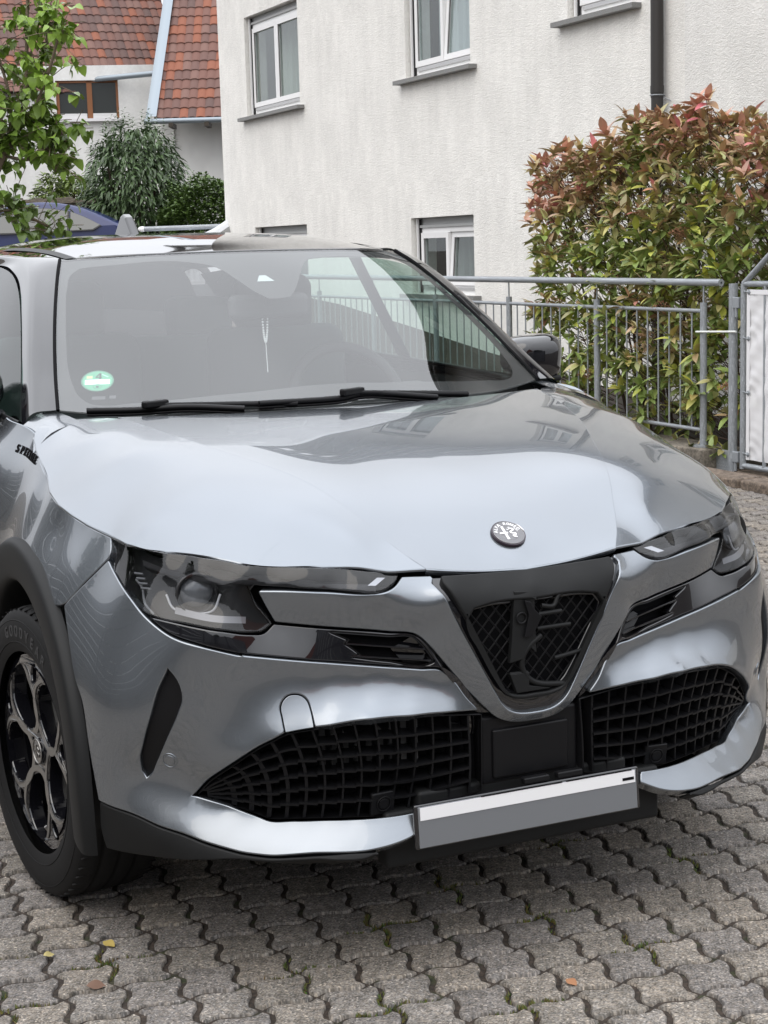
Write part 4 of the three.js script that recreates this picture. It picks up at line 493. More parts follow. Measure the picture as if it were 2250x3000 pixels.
// ---------- the parked car ----------
const CAR = { surf: {
  body: ['SC', [-0.13, 0.548, 0.861], [-0.17, 0.553, 0.862], [-0.21, 0.558, 0.866], [-0.21, 0.645, 0.849], [-0.21, 0.619, 0.844], [-0.21, 0.593, 0.847], [-0.21, 0.576, 0.855], [-0.21, 0.565, 0.861], [-0.29, 0.565, 0.87], [-0.29, 0.654, 0.829], [-0.29, 0.627, 0.825], [-0.29, 0.6, 0.834], [-0.29, 0.582, 0.848], [-0.29, 0.572, 0.86], [-0.37, 0.564, 0.861], [-0.37, 0.663, 0.812], [-0.37, 0.634, 0.809], [-0.37, 0.604, 0.819], [-0.37, 0.584, 0.835], [-0.37, 0.572, 0.849], [-0.45, 0.556, 0.838], [-0.45, 0.674, 0.795], [-0.45, 0.639, 0.792], [-0.45, 0.603, 0.801], [-0.45, 0.58, 0.815], [-0.45, 0.565, 0.828], [-0.53, 0.537, 0.805], [-0.53, 0.688, 0.773], [-0.53, 0.642, 0.772], [-0.53, 0.597, 0.78], [-0.53, 0.567, 0.791], [-0.53, 0.549, 0.799], [-0.6, 0.501, 0.764], [-0.6, 0.702, 0.748], [-0.6, 0.642, 0.745], [-0.6, 0.582, 0.749], [-0.6, 0.541, 0.755], [-0.6, 0.517, 0.76], [-0.65, 0.456, 0.721], [-0.65, 0.715, 0.725], [-0.65, 0.629, 0.724], [-0.65, 0.544, 0.723], [-0.69, 0.4, 0.674], [-0.69, 0.726, 0.702], [-0.69, 0.619, 0.698], [-0.69, 0.511, 0.689], [-0.24, 0.36, 0.868], [-0.24, 0.338, 0.88], [-0.24, 0.317, 0.893], [-0.24, 0.296, 0.905], [-0.295, 0.36, 0.858], [-0.295, 0.338, 0.872], [-0.295, 0.316, 0.886], [-0.295, 0.293, 0.9], [-0.35, 0.358, 0.844], [-0.35, 0.335, 0.86], [-0.35, 0.312, 0.876], [-0.35, 0.29, 0.892], [-0.405, 0.354, 0.825], [-0.405, 0.332, 0.843], [-0.405, 0.309, 0.86], [-0.405, 0.286, 0.878], [-0.46, 0.352, 0.802], [-0.46, 0.33, 0.821], [-0.46, 0.307, 0.84], [-0.46, 0.284, 0.859], [-0.515, 0.354, 0.775], [-0.515, 0.33, 0.795], [-0.515, 0.307, 0.814], [-0.515, 0.284, 0.834], [-0.57, 0.361, 0.743], [-0.57, 0.336, 0.763], [-0.57, 0.312, 0.783], [-0.57, 0.287, 0.802], [-0.625, 0.377, 0.707], [-0.625, 0.349, 0.726], [-0.625, 0.321, 0.745], [-0.625, 0.294, 0.764], [-0.68, 0.403, 0.667], [-0.68, 0.37, 0.684], [-0.68, 0.338, 0.701], [-0.68, 0.305, 0.718], [-0.723, 0.742, 0.652], [-0.748, 0.768, 0.605], [-0.765, 0.805, 0.54], [-0.768, 0.84, 0.47], [-0.125, 0.545, 0.858], [-0.17, 0.6, 0.856], [-0.7, 0.6, 0.692], [-0.725, 0.66, 0.67], [-0.71, 0.5, 0.668], [-0.76, 0.435, 0.605], [-0.772, 0.55, 0.632], [-0.775, 0.65, 0.618], [-0.828, 0.6, 0.556], [-0.828, 0.45, 0.553], [-0.8, 0.5, 0.594], [-0.845, 0.34, 0.5], [-0.853, 0.43, 0.492], [-0.856, 0.511, 0.47], [-0.858, 0.661, 0.383], [-0.858, 0.773, 0.25], [-0.858, 0.832, 0.087], [-0.858, 0.832, -0.087], [-0.858, 0.773, -0.25], [-0.862, 0.9, -0.45], [-0.845, 1, -0.45], [-0.875, 0.6, -0.62], [-0.875, 0.35, -0.6], [-0.868, 0.8, -0.45], [-0.8, 1.06, -0.45], [-0.822, 0.83, 0.33], [-0.815, 0.9, 0.2], [-0.822, 0.95, 0], [-0.83, 0.92, -0.15], [-0.84, 0.88, 0.05], [-0.755, 0.325, 0.65], [-0.825, 0.36, 0.553], [-0.845, 0.26, 0.49], [-0.75, 0.23, 0.61], [-0.6, 0.21, 0.76], [-0.4, 0.21, 0.86], [-0.757, 0.899, 0.419], [-0.783, 0.915, 0.322], [-0.798, 0.928, 0.257], [-0.809, 0.943, 0.186], [-0.808, 0.963, 0.109], [-0.798, 0.985, 0.05], [-0.785, 1.041, -0.11], [-0.77, 1.068, -0.18]],
  lamp: ['SC', [-0.217, 0.834, 0.815], [-0.3, 0.844, 0.797], [-0.4, 0.857, 0.778], [-0.5, 0.867, 0.743], [-0.586, 0.877, 0.698], [-0.66, 0.887, 0.628], [-0.715, 0.897, 0.535], [-0.757, 0.905, 0.42], [-0.32, 0.812, 0.828], [-0.43, 0.819, 0.8], [-0.5, 0.822, 0.772], [-0.557, 0.823, 0.734], [-0.526, 0.755, 0.746], [-0.6, 0.725, 0.742], [-0.648, 0.73, 0.728], [-0.688, 0.738, 0.695], [-0.723, 0.752, 0.645], [-0.746, 0.775, 0.6], [-0.762, 0.805, 0.54], [-0.766, 0.84, 0.468], [-0.757, 0.875, 0.424], [-0.64, 0.8, 0.692], [-0.7, 0.82, 0.622], [-0.36, 0.838, 0.808], [-0.43, 0.843, 0.792], [-0.5, 0.848, 0.765], [-0.58, 0.854, 0.724], [-0.65, 0.86, 0.672], [-0.7, 0.867, 0.6]],
  band: ['SC', [-0.255, 0.715, 0.832], [-0.298, 0.723, 0.82], [-0.36, 0.733, 0.803], [-0.43, 0.742, 0.785], [-0.526, 0.755, 0.742], [-0.6, 0.725, 0.742], [-0.648, 0.73, 0.725], [-0.212, 0.645, 0.85], [-0.256, 0.648, 0.832], [-0.311, 0.654, 0.818], [-0.361, 0.662, 0.808], [-0.412, 0.669, 0.797], [-0.464, 0.678, 0.788], [-0.512, 0.686, 0.774], [-0.561, 0.694, 0.759], [-0.601, 0.699, 0.745], [-0.648, 0.714, 0.726], [-0.688, 0.727, 0.693], [-0.723, 0.742, 0.648], [-0.75, 0.77, 0.6], [-0.13, 0.56, 0.845]],
  panel: ['SF', [-0.222, 0.838, 0.816], [-0.3, 0.846, 0.8], [-0.32, 0.812, 0.828], [-0.43, 0.819, 0.8], [-0.5, 0.822, 0.772], [-0.557, 0.823, 0.734], [-0.526, 0.755, 0.746], [-0.43, 0.742, 0.788], [-0.36, 0.733, 0.806], [-0.3, 0.724, 0.82], [-0.255, 0.715, 0.833], [-0.206, 0.798, 0.866], [-0.188, 0.762, 0.865], [-0.171, 0.728, 0.865], [-0.153, 0.695, 0.866], [-0.134, 0.661, 0.866], [-0.116, 0.627, 0.867], [-0.098, 0.592, 0.867], [-0.079, 0.556, 0.867], [-0.05, 0.536, 0.868], [0, 0.528, 0.869], [-0.234, 0.695, 0.846], [-0.217, 0.669, 0.847], [-0.197, 0.641, 0.847], [-0.156, 0.588, 0.848], [-0.109, 0.539, 0.849], [-0.06, 0.512, 0.851], [0, 0.503, 0.852], [-0.235, 0.8, 0.85], [-0.216, 0.822, 0.836], [-0.27, 0.8, 0.838], [-0.33, 0.77, 0.818]],
  matte: ['SF', [-0.204, 0.833, 0.832], [-0.196, 0.806, 0.862], [-0.184, 0.776, 0.872], [-0.149, 0.71, 0.873], [-0.113, 0.642, 0.87], [-0.08, 0.575, 0.868], [0, 0.54, 0.868], [0, 0.824, 0.828], [-0.1, 0.828, 0.832], [0, 0.8, 0.862], [-0.1, 0.8, 0.862], [0, 0.775, 0.876], [-0.1, 0.775, 0.875], [0, 0.7, 0.876], [0, 0.62, 0.872], [-0.06, 0.66, 0.874]],
  grille: ['SC', [-0.12, 0.545, 0.845], [-0.2, 0.555, 0.848], [-0.3, 0.56, 0.852], [-0.4, 0.56, 0.835], [-0.45, 0.553, 0.815], [-0.53, 0.535, 0.78], [-0.592, 0.506, 0.75], [-0.626, 0.476, 0.722], [-0.659, 0.445, 0.692], [-0.683, 0.406, 0.66], [-0.12, 0.37, 0.85], [-0.3, 0.365, 0.81], [-0.36, 0.357, 0.812], [-0.416, 0.355, 0.8], [-0.47, 0.352, 0.775], [-0.557, 0.354, 0.735], [-0.63, 0.382, 0.683], [-0.12, 0.45, 0.85], [-0.3, 0.46, 0.838], [-0.45, 0.45, 0.8], [-0.56, 0.45, 0.755], [0, 0.45, 0.852], [0.05, 0.37, 0.852]],
  hoodC: ['SH', [-0.224, 0.846, 0.82], [-0.251, 0.87, 0.783], [-0.272, 0.894, 0.746], [-0.291, 0.921, 0.706], [-0.312, 0.946, 0.665], [-0.333, 0.97, 0.62], [-0.353, 0.991, 0.568], [-0.375, 1.008, 0.511], [-0.4, 1.022, 0.45], [-0.426, 1.034, 0.387], [-0.453, 1.045, 0.324], [-0.479, 1.056, 0.255], [-0.503, 1.066, 0.176], [-0.527, 1.076, 0.093], [-0.55, 1.086, 0], [-0.575, 1.096, -0.1], [-0.6, 1.1, -0.2], [-0.625, 1.1, -0.3], [0, 0.824, 0.83], [-0.1, 0.829, 0.828], [-0.18, 0.838, 0.824], [0, 0.852, 0.8], [0, 0.882, 0.757], [0, 0.923, 0.69], [0, 0.954, 0.625], [0, 0.984, 0.55], [0, 1.012, 0.45], [0, 1.037, 0.33], [0, 1.058, 0.2], [0, 1.078, 0.05], [0, 1.092, -0.13], [0, 1.095, -0.2], [-0.13, 0.883, 0.757], [-0.15, 0.958, 0.62], [-0.2, 1.016, 0.45], [-0.22, 1.039, 0.33], [-0.25, 1.061, 0.19], [-0.28, 1.08, 0.05], [-0.3, 1.093, -0.13]],
  hoodO: ['SH', [-0.224, 0.846, 0.82], [-0.251, 0.87, 0.783], [-0.272, 0.894, 0.746], [-0.291, 0.921, 0.706], [-0.312, 0.946, 0.665], [-0.333, 0.97, 0.62], [-0.353, 0.991, 0.568], [-0.375, 1.008, 0.511], [-0.4, 1.022, 0.45], [-0.426, 1.034, 0.387], [-0.453, 1.045, 0.324], [-0.479, 1.056, 0.255], [-0.503, 1.066, 0.176], [-0.527, 1.076, 0.093], [-0.55, 1.086, 0], [-0.575, 1.096, -0.1], [-0.6, 1.1, -0.2], [-0.625, 1.1, -0.3], [-0.3, 0.851, 0.799], [-0.4, 0.86, 0.778], [-0.5, 0.867, 0.743], [-0.586, 0.877, 0.698], [-0.66, 0.887, 0.628], [-0.715, 0.897, 0.535], [-0.757, 0.903, 0.42], [-0.786, 0.943, 0.25], [-0.8, 0.982, 0.07], [-0.79, 1.035, -0.1], [-0.765, 1.075, -0.2], [-0.715, 0.988, 0.27], [-0.7, 0.93, 0.5], [-0.66, 1.04, 0.2], [-0.7, 1.06, 0], [-0.7, 1.08, -0.15], [-0.58, 0.955, 0.56], [-0.45, 0.945, 0.66], [-0.35, 0.9, 0.745], [-0.6, 1.02, 0.35], [-0.755, 0.968, 0.25], [-0.735, 0.925, 0.42]],
  glass: ['SH', [-0.682, 1.107, -0.3], [-0.67, 1.145, -0.355], [-0.655, 1.188, -0.419], [-0.625, 1.268, -0.532], [-0.588, 1.352, -0.656], [-0.541, 1.439, -0.8], [-0.515, 1.475, -0.875], [0, 1.09, -0.1], [0, 1.2, -0.275], [0, 1.3, -0.438], [0, 1.4, -0.6], [0, 1.485, -0.745], [-0.3, 1.09, -0.14], [-0.3, 1.3, -0.466], [-0.3, 1.482, -0.775], [-0.5, 1.09, -0.215], [-0.48, 1.3, -0.522], [-0.45, 1.477, -0.83]] },
poly: {
  lamp: ['lamp', [0.7333, 0.9024], [0.6519, 0.8941], [0.5113, 0.8906], [0.3666, 0.8815], [0.3277, 0.8749], [0.1466, 0.8634], [-0.0016, 0.8443], [-0.0268, 0.8408], [-0.0244, 0.8354], [-0.0159, 0.8255], [0.0019, 0.817], [0.026, 0.8108], [0.0843, 0.8149], [0.152, 0.8222], [0.2205, 0.8274], [0.293, 0.8305], [0.3015, 0.8204], [0.2892, 0.7932], [0.2724, 0.7723], [0.2594, 0.7553], [0.258, 0.7524], [0.2783, 0.7394], [0.3053, 0.7389], [0.3612, 0.7474], [0.4416, 0.7586], [0.5106, 0.7649], [0.5379, 0.7708], [0.5668, 0.7817], [0.6075, 0.8023], [0.6572, 0.827], [0.7104, 0.8475], [0.735, 0.8707]],
  panel: ['panel', [-0.2747, 0.8351], [-0.2149, 0.8332], [-0.2122, 0.826], [-0.2175, 0.818], [-0.2105, 0.806], [-0.16, 0.7095], [-0.12, 0.6335], [-0.088, 0.5725], [-0.078, 0.5555], [-0.064, 0.541], [-0.045, 0.5315], [-0.022, 0.5275], [0, 0.527], [0, 0.503], [-0.028, 0.5035], [-0.055, 0.507], [-0.076, 0.515], [-0.093, 0.526], [-0.108, 0.541], [-0.16, 0.598], [-0.205, 0.6555], [-0.232, 0.69], [-0.252, 0.7115], [-0.3112, 0.724], [-0.44, 0.7434], [-0.5255, 0.7552], [-0.5408, 0.7862], [-0.5562, 0.8221], [-0.5016, 0.8218], [-0.4421, 0.8174], [-0.3464, 0.8077], [-0.3175, 0.8091], [-0.2976, 0.817]],
  band: ['band', [0.2546, 0.753], [0.1523, 0.7411], [0.0118, 0.7223], [-0.0494, 0.7116], [-0.0662, 0.6961], [-0.0939, 0.6457], [-0.1529, 0.5695], [-0.1765, 0.5427], [-0.102, 0.6346], [-0.0905, 0.6426], [-0.0521, 0.6461], [0.0497, 0.6607], [0.1565, 0.6763], [0.3277, 0.7014], [0.3241, 0.7002], [0.4104, 0.7224], [0.4841, 0.7414], [0.5261, 0.7634], [0.5339, 0.7679], [0.4401, 0.7577], [0.3605, 0.7463], [0.305, 0.7369], [0.2763, 0.7367]],
  slot: ['band', [0.1369, 0.7328], [0.0121, 0.7156], [-0.0444, 0.7076], [-0.0537, 0.6985], [-0.0792, 0.6585], [-0.073, 0.6548], [0.0139, 0.6641], [0.0879, 0.6782], [0.0716, 0.682], [0.087, 0.6947], [0.1025, 0.7058], [0.0949, 0.7135]],
  bumper: ['body', [-0.1646, 0.5496], [-0.1443, 0.5733], [-0.104, 0.6312], [-0.0924, 0.639], [-0.0509, 0.6443], [0.0513, 0.6591], [0.1572, 0.6747], [0.3274, 0.6993], [0.3238, 0.6971], [0.4091, 0.7197], [0.4821, 0.7387], [0.5327, 0.7631], [0.5971, 0.7996], [0.6538, 0.8259], [0.7016, 0.8478], [0.7211, 0.8587], [0.79, 0.8063], [0.8616, 0.7513], [0.8113, 0.683], [0.7633, 0.6159], [0.7232, 0.575], [0.7031, 0.5007], [0.6869, 0.4331], [0.6763, 0.3709], [0.6352, 0.3662], [0.5877, 0.3595], [0.5179, 0.3428], [0.4641, 0.3304], [0.4152, 0.3162], [0.356, 0.3031], [0.3253, 0.2979], [0.2841, 0.2943], [0.1931, 0.2974], [0.0748, 0.2987], [0, 0.314], [-0.0532, 0.338], [-0.0439, 0.36], [0.0267, 0.3553], [0.1114, 0.3536], [0.1489, 0.3539], [0.2259, 0.3539], [0.285, 0.3562], [0.3011, 0.3615], [0.3819, 0.3869], [0.443, 0.4034], [0.4095, 0.436], [0.3509, 0.4778], [0.2917, 0.5161], [0.2611, 0.5314], [0.2388, 0.5433], [0.243, 0.5681], [0.2459, 0.5923], [0.2397, 0.6044], [0.2298, 0.6121], [0.2162, 0.6142], [0.201, 0.6104], [0.19, 0.6], [0.1854, 0.5863], [0.1802, 0.5518], [0.0743, 0.5614], [-0.0407, 0.5576], [-0.1609, 0.5468]],
  bumperR: ['body', [-0.1646, 0.5496], [-0.1443, 0.5733], [-0.104, 0.6312], [-0.0924, 0.639], [-0.0509, 0.6443], [0.0513, 0.6591], [0.1572, 0.6747], [0.3274, 0.6993], [0.3238, 0.6971], [0.4091, 0.7197], [0.4821, 0.7387], [0.5327, 0.7631], [0.5971, 0.7996], [0.6538, 0.8259], [0.7016, 0.8478], [0.7211, 0.8587], [0.79, 0.8063], [0.8616, 0.7513], [0.8113, 0.683], [0.7633, 0.6159], [0.7232, 0.575], [0.7031, 0.5007], [0.6869, 0.4331], [0.6763, 0.3709], [0.6352, 0.3662], [0.5877, 0.3595], [0.5179, 0.3428], [0.4641, 0.3304], [0.4152, 0.3162], [0.356, 0.3031], [0.3253, 0.2979], [0.2841, 0.2943], [0.1931, 0.2974], [0.0748, 0.2987], [0, 0.314], [-0.0532, 0.338], [-0.0439, 0.36], [0.0267, 0.3553], [0.1114, 0.3536], [0.1489, 0.3539], [0.2259, 0.3539], [0.285, 0.3562], [0.3011, 0.3615], [0.3819, 0.3869], [0.443, 0.4034], [0.4095, 0.436], [0.3509, 0.4778], [0.2917, 0.5161], [0.2611, 0.5314], [0.0743, 0.5614], [-0.0407, 0.5576], [-0.1609, 0.5468]],
  tow: ['body', [0.2388, 0.5433], [0.243, 0.5681], [0.2459, 0.5923], [0.2397, 0.6044], [0.2298, 0.6121], [0.2162, 0.6142], [0.201, 0.6104], [0.19, 0.6], [0.1854, 0.5863], [0.1802, 0.5518], [0.2088, 0.5482]],
  vent: ['body', [0.4783, 0.6677], [0.4681, 0.6583], [0.4531, 0.6307], [0.4511, 0.608], [0.4596, 0.5848], [0.4897, 0.5282], [0.5261, 0.4676], [0.5435, 0.4416], [0.5513, 0.4363], [0.5598, 0.449], [0.5578, 0.4744], [0.5438, 0.5091], [0.5208, 0.5669], [0.4977, 0.6324]],
  fender: ['body', [0.7354, 0.9021], [0.72, 0.8734], [0.7216, 0.8594], [0.7904, 0.8071], [0.8638, 0.7525], [0.906, 0.7449], [1.0032, 0.7791], [1.1077, 0.8178], [1.2202, 0.8395], [1.3296, 0.8324], [1.4024, 0.8098], [1.4621, 0.773], [1.5095, 0.723], [1.5458, 0.6614], [1.5724, 0.59], [1.5906, 0.511], [1.6011, 0.4268], [1.6046, 0.34], [1.6445, 0.34], [1.6445, 0.6], [1.6418, 0.8], [1.6348, 0.98], [1.6389, 1.065], [1.6169, 1.09], [1.4964, 1.08], [1.463, 1.07], [1.3907, 1.043], [1.2109, 0.9869], [1.1363, 0.965], [1.0392, 0.9448], [0.9468, 0.9297], [0.8604, 0.9171]],
  valance: ['body', [0.6765, 0.3697], [0.6354, 0.3646], [0.5877, 0.3579], [0.5178, 0.3414], [0.464, 0.329], [0.4151, 0.3148], [0.3559, 0.3017], [0.3253, 0.2965], [0.2841, 0.293], [0.1932, 0.2962], [0.0752, 0.2968], [0.0632, 0.2959], [0.0765, 0.2894], [0.194, 0.2868], [0.3027, 0.2836], [0.3365, 0.2856], [0.4151, 0.2783], [0.5037, 0.2691], [0.6044, 0.2635], [0.6727, 0.2642], [0.6826, 0.3039]],
  hoodO: ['hoodO', [-0.2245, 0.8205], [-0.3018, 0.8041], [-0.429, 0.7685], [-0.5784, 0.7039], [-0.6048, 0.68], [-0.6895, 0.5846], [-0.7428, 0.4901], [-0.7563, 0.4173], [-0.7828, 0.3218], [-0.7975, 0.257], [-0.8091, 0.1858], [-0.8084, 0.1089], [-0.7985, 0.0501], [-0.785, -0.11], [-0.77, -0.18], [-0.72, -0.235], [-0.66, -0.2], [-0.6, -0.14], [-0.575, -0.1], [-0.55, 0], [-0.527, 0.093], [-0.503, 0.176], [-0.479, 0.255], [-0.453, 0.324], [-0.426, 0.387], [-0.4, 0.45], [-0.375, 0.511], [-0.353, 0.568], [-0.333, 0.62], [-0.312, 0.665], [-0.291, 0.706], [-0.272, 0.746], [-0.251, 0.783]],
  hoodC: ['hoodC', [0, 0.829], [-0.1, 0.8275], [-0.18, 0.8235], [-0.2245, 0.8205], [-0.251, 0.783], [-0.272, 0.746], [-0.291, 0.706], [-0.312, 0.665], [-0.333, 0.62], [-0.353, 0.568], [-0.375, 0.511], [-0.4, 0.45], [-0.426, 0.387], [-0.453, 0.324], [-0.479, 0.255], [-0.503, 0.176], [-0.527, 0.093], [-0.55, 0], [-0.575, -0.1], [-0.58, -0.13], [-0.45, -0.105], [-0.3, -0.095], [-0.15, -0.09], [0, -0.09]],
  liner: ['matte', [0, 0.826], [-0.1, 0.828], [-0.2135, 0.832], [-0.2145, 0.818], [-0.208, 0.806], [-0.158, 0.7095], [-0.118, 0.6335], [-0.086, 0.5725], [-0.076, 0.557], [-0.063, 0.5435], [-0.044, 0.534], [-0.022, 0.53], [0, 0.5295]],
  matte: ['matte', [0, 0.825], [-0.1, 0.828], [-0.2, 0.833], [-0.2015, 0.818], [-0.195, 0.804], [-0.142, 0.7035], [-0.1, 0.624], [-0.082, 0.59], [-0.073, 0.576], [-0.06, 0.565], [-0.04, 0.559], [0, 0.557]],
  opening: ['matte', [0, 0.768], [-0.11, 0.768], [-0.143, 0.762], [-0.158, 0.742], [-0.154, 0.722], [-0.132, 0.683], [-0.088, 0.605], [-0.076, 0.588], [-0.06, 0.576], [-0.04, 0.571], [0, 0.57]],
  grille: ['grille', [-0.1816, 0.535], [-0.1775, 0.46], [-0.1756, 0.372], [-0.0064, 0.338], [0.1057, 0.3474], [0.1452, 0.348], [0.2254, 0.3491], [0.2867, 0.352], [0.3031, 0.3581], [0.3876, 0.3819], [0.4425, 0.3998], [0.4108, 0.4312], [0.3532, 0.4704], [0.2935, 0.5094], [0.2621, 0.5243], [0.2393, 0.5347], [0.1782, 0.5445], [0.0693, 0.555], [-0.05, 0.5506]],
  clear: ['glass', [-0.2007, -0.7191], [-0.3993, -0.7667], [-0.4808, -0.7951], [-0.5092, -0.7785], [-0.535, -0.7244], [-0.572, -0.6081], [-0.6004, -0.5033], [-0.6172, -0.429], [-0.6214, -0.3768], [-0.6177, -0.3327], [-0.5985, -0.3011], [-0.5703, -0.2841], [-0.5085, -0.267], [-0.3759, -0.2278], [-0.1906, -0.1924], [-0.0607, -0.189]],
  tab: ['glass', [-0.2007, -0.7191], [-0.1617, -0.7067], [-0.1356, -0.6741], [-0.1021, -0.6189], [-0.0682, -0.567], [-0.0422, -0.5371], [-0.0015, -0.5306], [0.0261, -0.5314], [0.055, -0.5639], [0.0849, -0.6168], [0.1226, -0.6798], [0.155, -0.6919]],
  cam: ['glass', [-0.0146, -0.6336], [0.0046, -0.6335], [0.0214, -0.6067], [-0.0306, -0.607]],
  sticker: ['glass', [-0.5972, -0.377], [-0.5269, -0.3485], [-0.5533, -0.3917], [-0.5715, -0.333]],
  wipers: ['glass', [-0.6204, -0.2601], [-0.4522, -0.2046], [-0.3928, -0.1806], [-0.2579, -0.1231], [-0.2172, -0.1296], [0, -0.112], [0.0629, -0.1243], [0.1252, -0.1236], [0.2696, -0.1196]],
  lampbits: ['lamp', [0.4457, 0.8198], [0.4861, 0.8171], [0.5118, 0.8126], [0.4868, 0.7884], [0.3919, 0.7873], [0.3757, 0.8143], [0.4806, 0.7793], [0.3111, 0.7578], [0.6301, 0.8434], [0.6178, 0.8348], [0.6057, 0.8282], [0.5905, 0.8206], [0.5851, 0.8508], [0.5644, 0.819], [0.0252, 0.837], [0.006, 0.8348], [0.0348, 0.8235], [0.053, 0.8252]],
  bits: ['body', [0.4911, 0.4762], [0.5032, 0.4754], [0.4886, 0.491]],
  sensor: ['grille', [0.0307, 0.3693]],
  slotfin: ['band', [0.1008, 0.705], [-0.0624, 0.6829], [0.0879, 0.6782], [-0.0776, 0.6576]],
  emblem: ['hoodC', [0.0189, 0.7564]],
  badge: ['body', [1.4905, 1.0295], [1.3407, 1.0157]],
  washer: ['hoodO', [-0.66, -0.0781], [-0.6268, -0.0228]],
  relief: ['matte', [-0.0495, 0.7859], [-0.0058, 0.7821], [0.0103, 0.7523], [0.0391, 0.749], [0.0542, 0.7685], [0.0933, 0.7785], [0.1125, 0.7868], [0.0039, 0.7348], [0.0573, 0.736], [0.0015, 0.7043], [0.0794, 0.7052], [0.0122, 0.6888], [-0.0163, 0.6701], [-0.0316, 0.6461], [-0.0311, 0.6236], [-0.015, 0.599], [0.0101, 0.5861], [0.0671, 0.5781], [0.0445, 0.6361], [0.1109, 0.6439], [-0.0606, 0.6142], [-0.0187, 0.6126], [-0.0577, 0.6755], [-0.0306, 0.7673], [-0.0174, 0.7625], [-0.0104, 0.7475], [0.0069, 0.7307], [-0.0051, 0.7097], [-0.0168, 0.6925], [-0.0316, 0.6926], [-0.0331, 0.7319], [-0.0208, 0.7359], [-0.0433, 0.7331]] } };
const SURF = {}; for (const [k, v] of Object.entries(CAR.surf)) SURF[k] = surface(v[0], v.slice(1), ({ hoodC: 1e-6, hoodO: 1e-6, glass: 1e-6, body: 4e-4, panel: 2e-4, lamp: 3e-5, band: 3e-5, grille: 3e-5 })[k] ?? 1e-5, k !== 'hoodO');
const OUTLINE = (k) => CAR.poly[k].slice(1);
const mirrorOutline = (half) => { let L = OUTLINE(half); const k = L.findIndex((p, i) => i && Math.abs(p[0]) < 1e-4 && Math.abs(L[i - 1][0]) < 1e-4); if (k > 0) L = L.slice(k).concat(L.slice(0, k)); return L.concat(L.filter((p) => Math.abs(p[0]) > 1e-4).map((p) => [-p[0], p[1]]).reverse()); };
const paint = phys({ color: lin(0.222, 0.242, 0.266), metalness: 0.84, roughness: 0.27, clearcoat: 1, clearcoatRoughness: 0.015 });
const gloss = phys({ color: lin(0.006, 0.006, 0.008), roughness: 0.04, clearcoat: 1, clearcoatRoughness: 0.02 });
const satin = phys({ color: lin(0.007, 0.007, 0.008), roughness: 0.4, specularIntensity: 0.45 });
const matte = phys({ color: lin(0.010, 0.0105, 0.011), roughness: 0.55, specularIntensity: 0.5 });
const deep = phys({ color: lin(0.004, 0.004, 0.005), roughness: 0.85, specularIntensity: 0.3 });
const rubber = phys({ color: lin(0.009, 0.009, 0.0095), roughness: 0.7, specularIntensity: 0.5 });
const chrome = std({ color: lin(0.75, 0.75, 0.76), metalness: 1, roughness: 0.15 });
const glassClear = phys({ color: lin(0.93, 0.96, 0.95), transmission: 1, thickness: 0, roughness: 0.0, ior: 1.95 });
const glassTint = phys({ color: lin(0.52, 0.68, 0.62), transmission: 1, thickness: 0, roughness: 0.0, ior: 1.52 });
const glassLamp = phys({ color: lin(0.66, 0.67, 0.69), transmission: 1, thickness: 0, roughness: 0.0, ior: 1.55 });
const guide = phys({ color: lin(0.62, 0.63, 0.64), roughness: 0.22, clearcoat: 1 });
const dark = std({ color: lin(0.04, 0.042, 0.045), roughness: 0.8 });
const font = await new FontLoader().loadAsync('fonts/droid/droid_sans_bold.typeface.json');
const serif = await new FontLoader().loadAsync('fonts/droid/droid_serif_bold.typeface.json');
const car = thing('parked_car', 'silver grey compact crossover with black roof parked nose first on the paved yard', 'car');
const halves = (name, geo, mat, parent = car) => [obj(name, geo, mat, parent), obj(name, mirrorX(geo), mat, parent)];

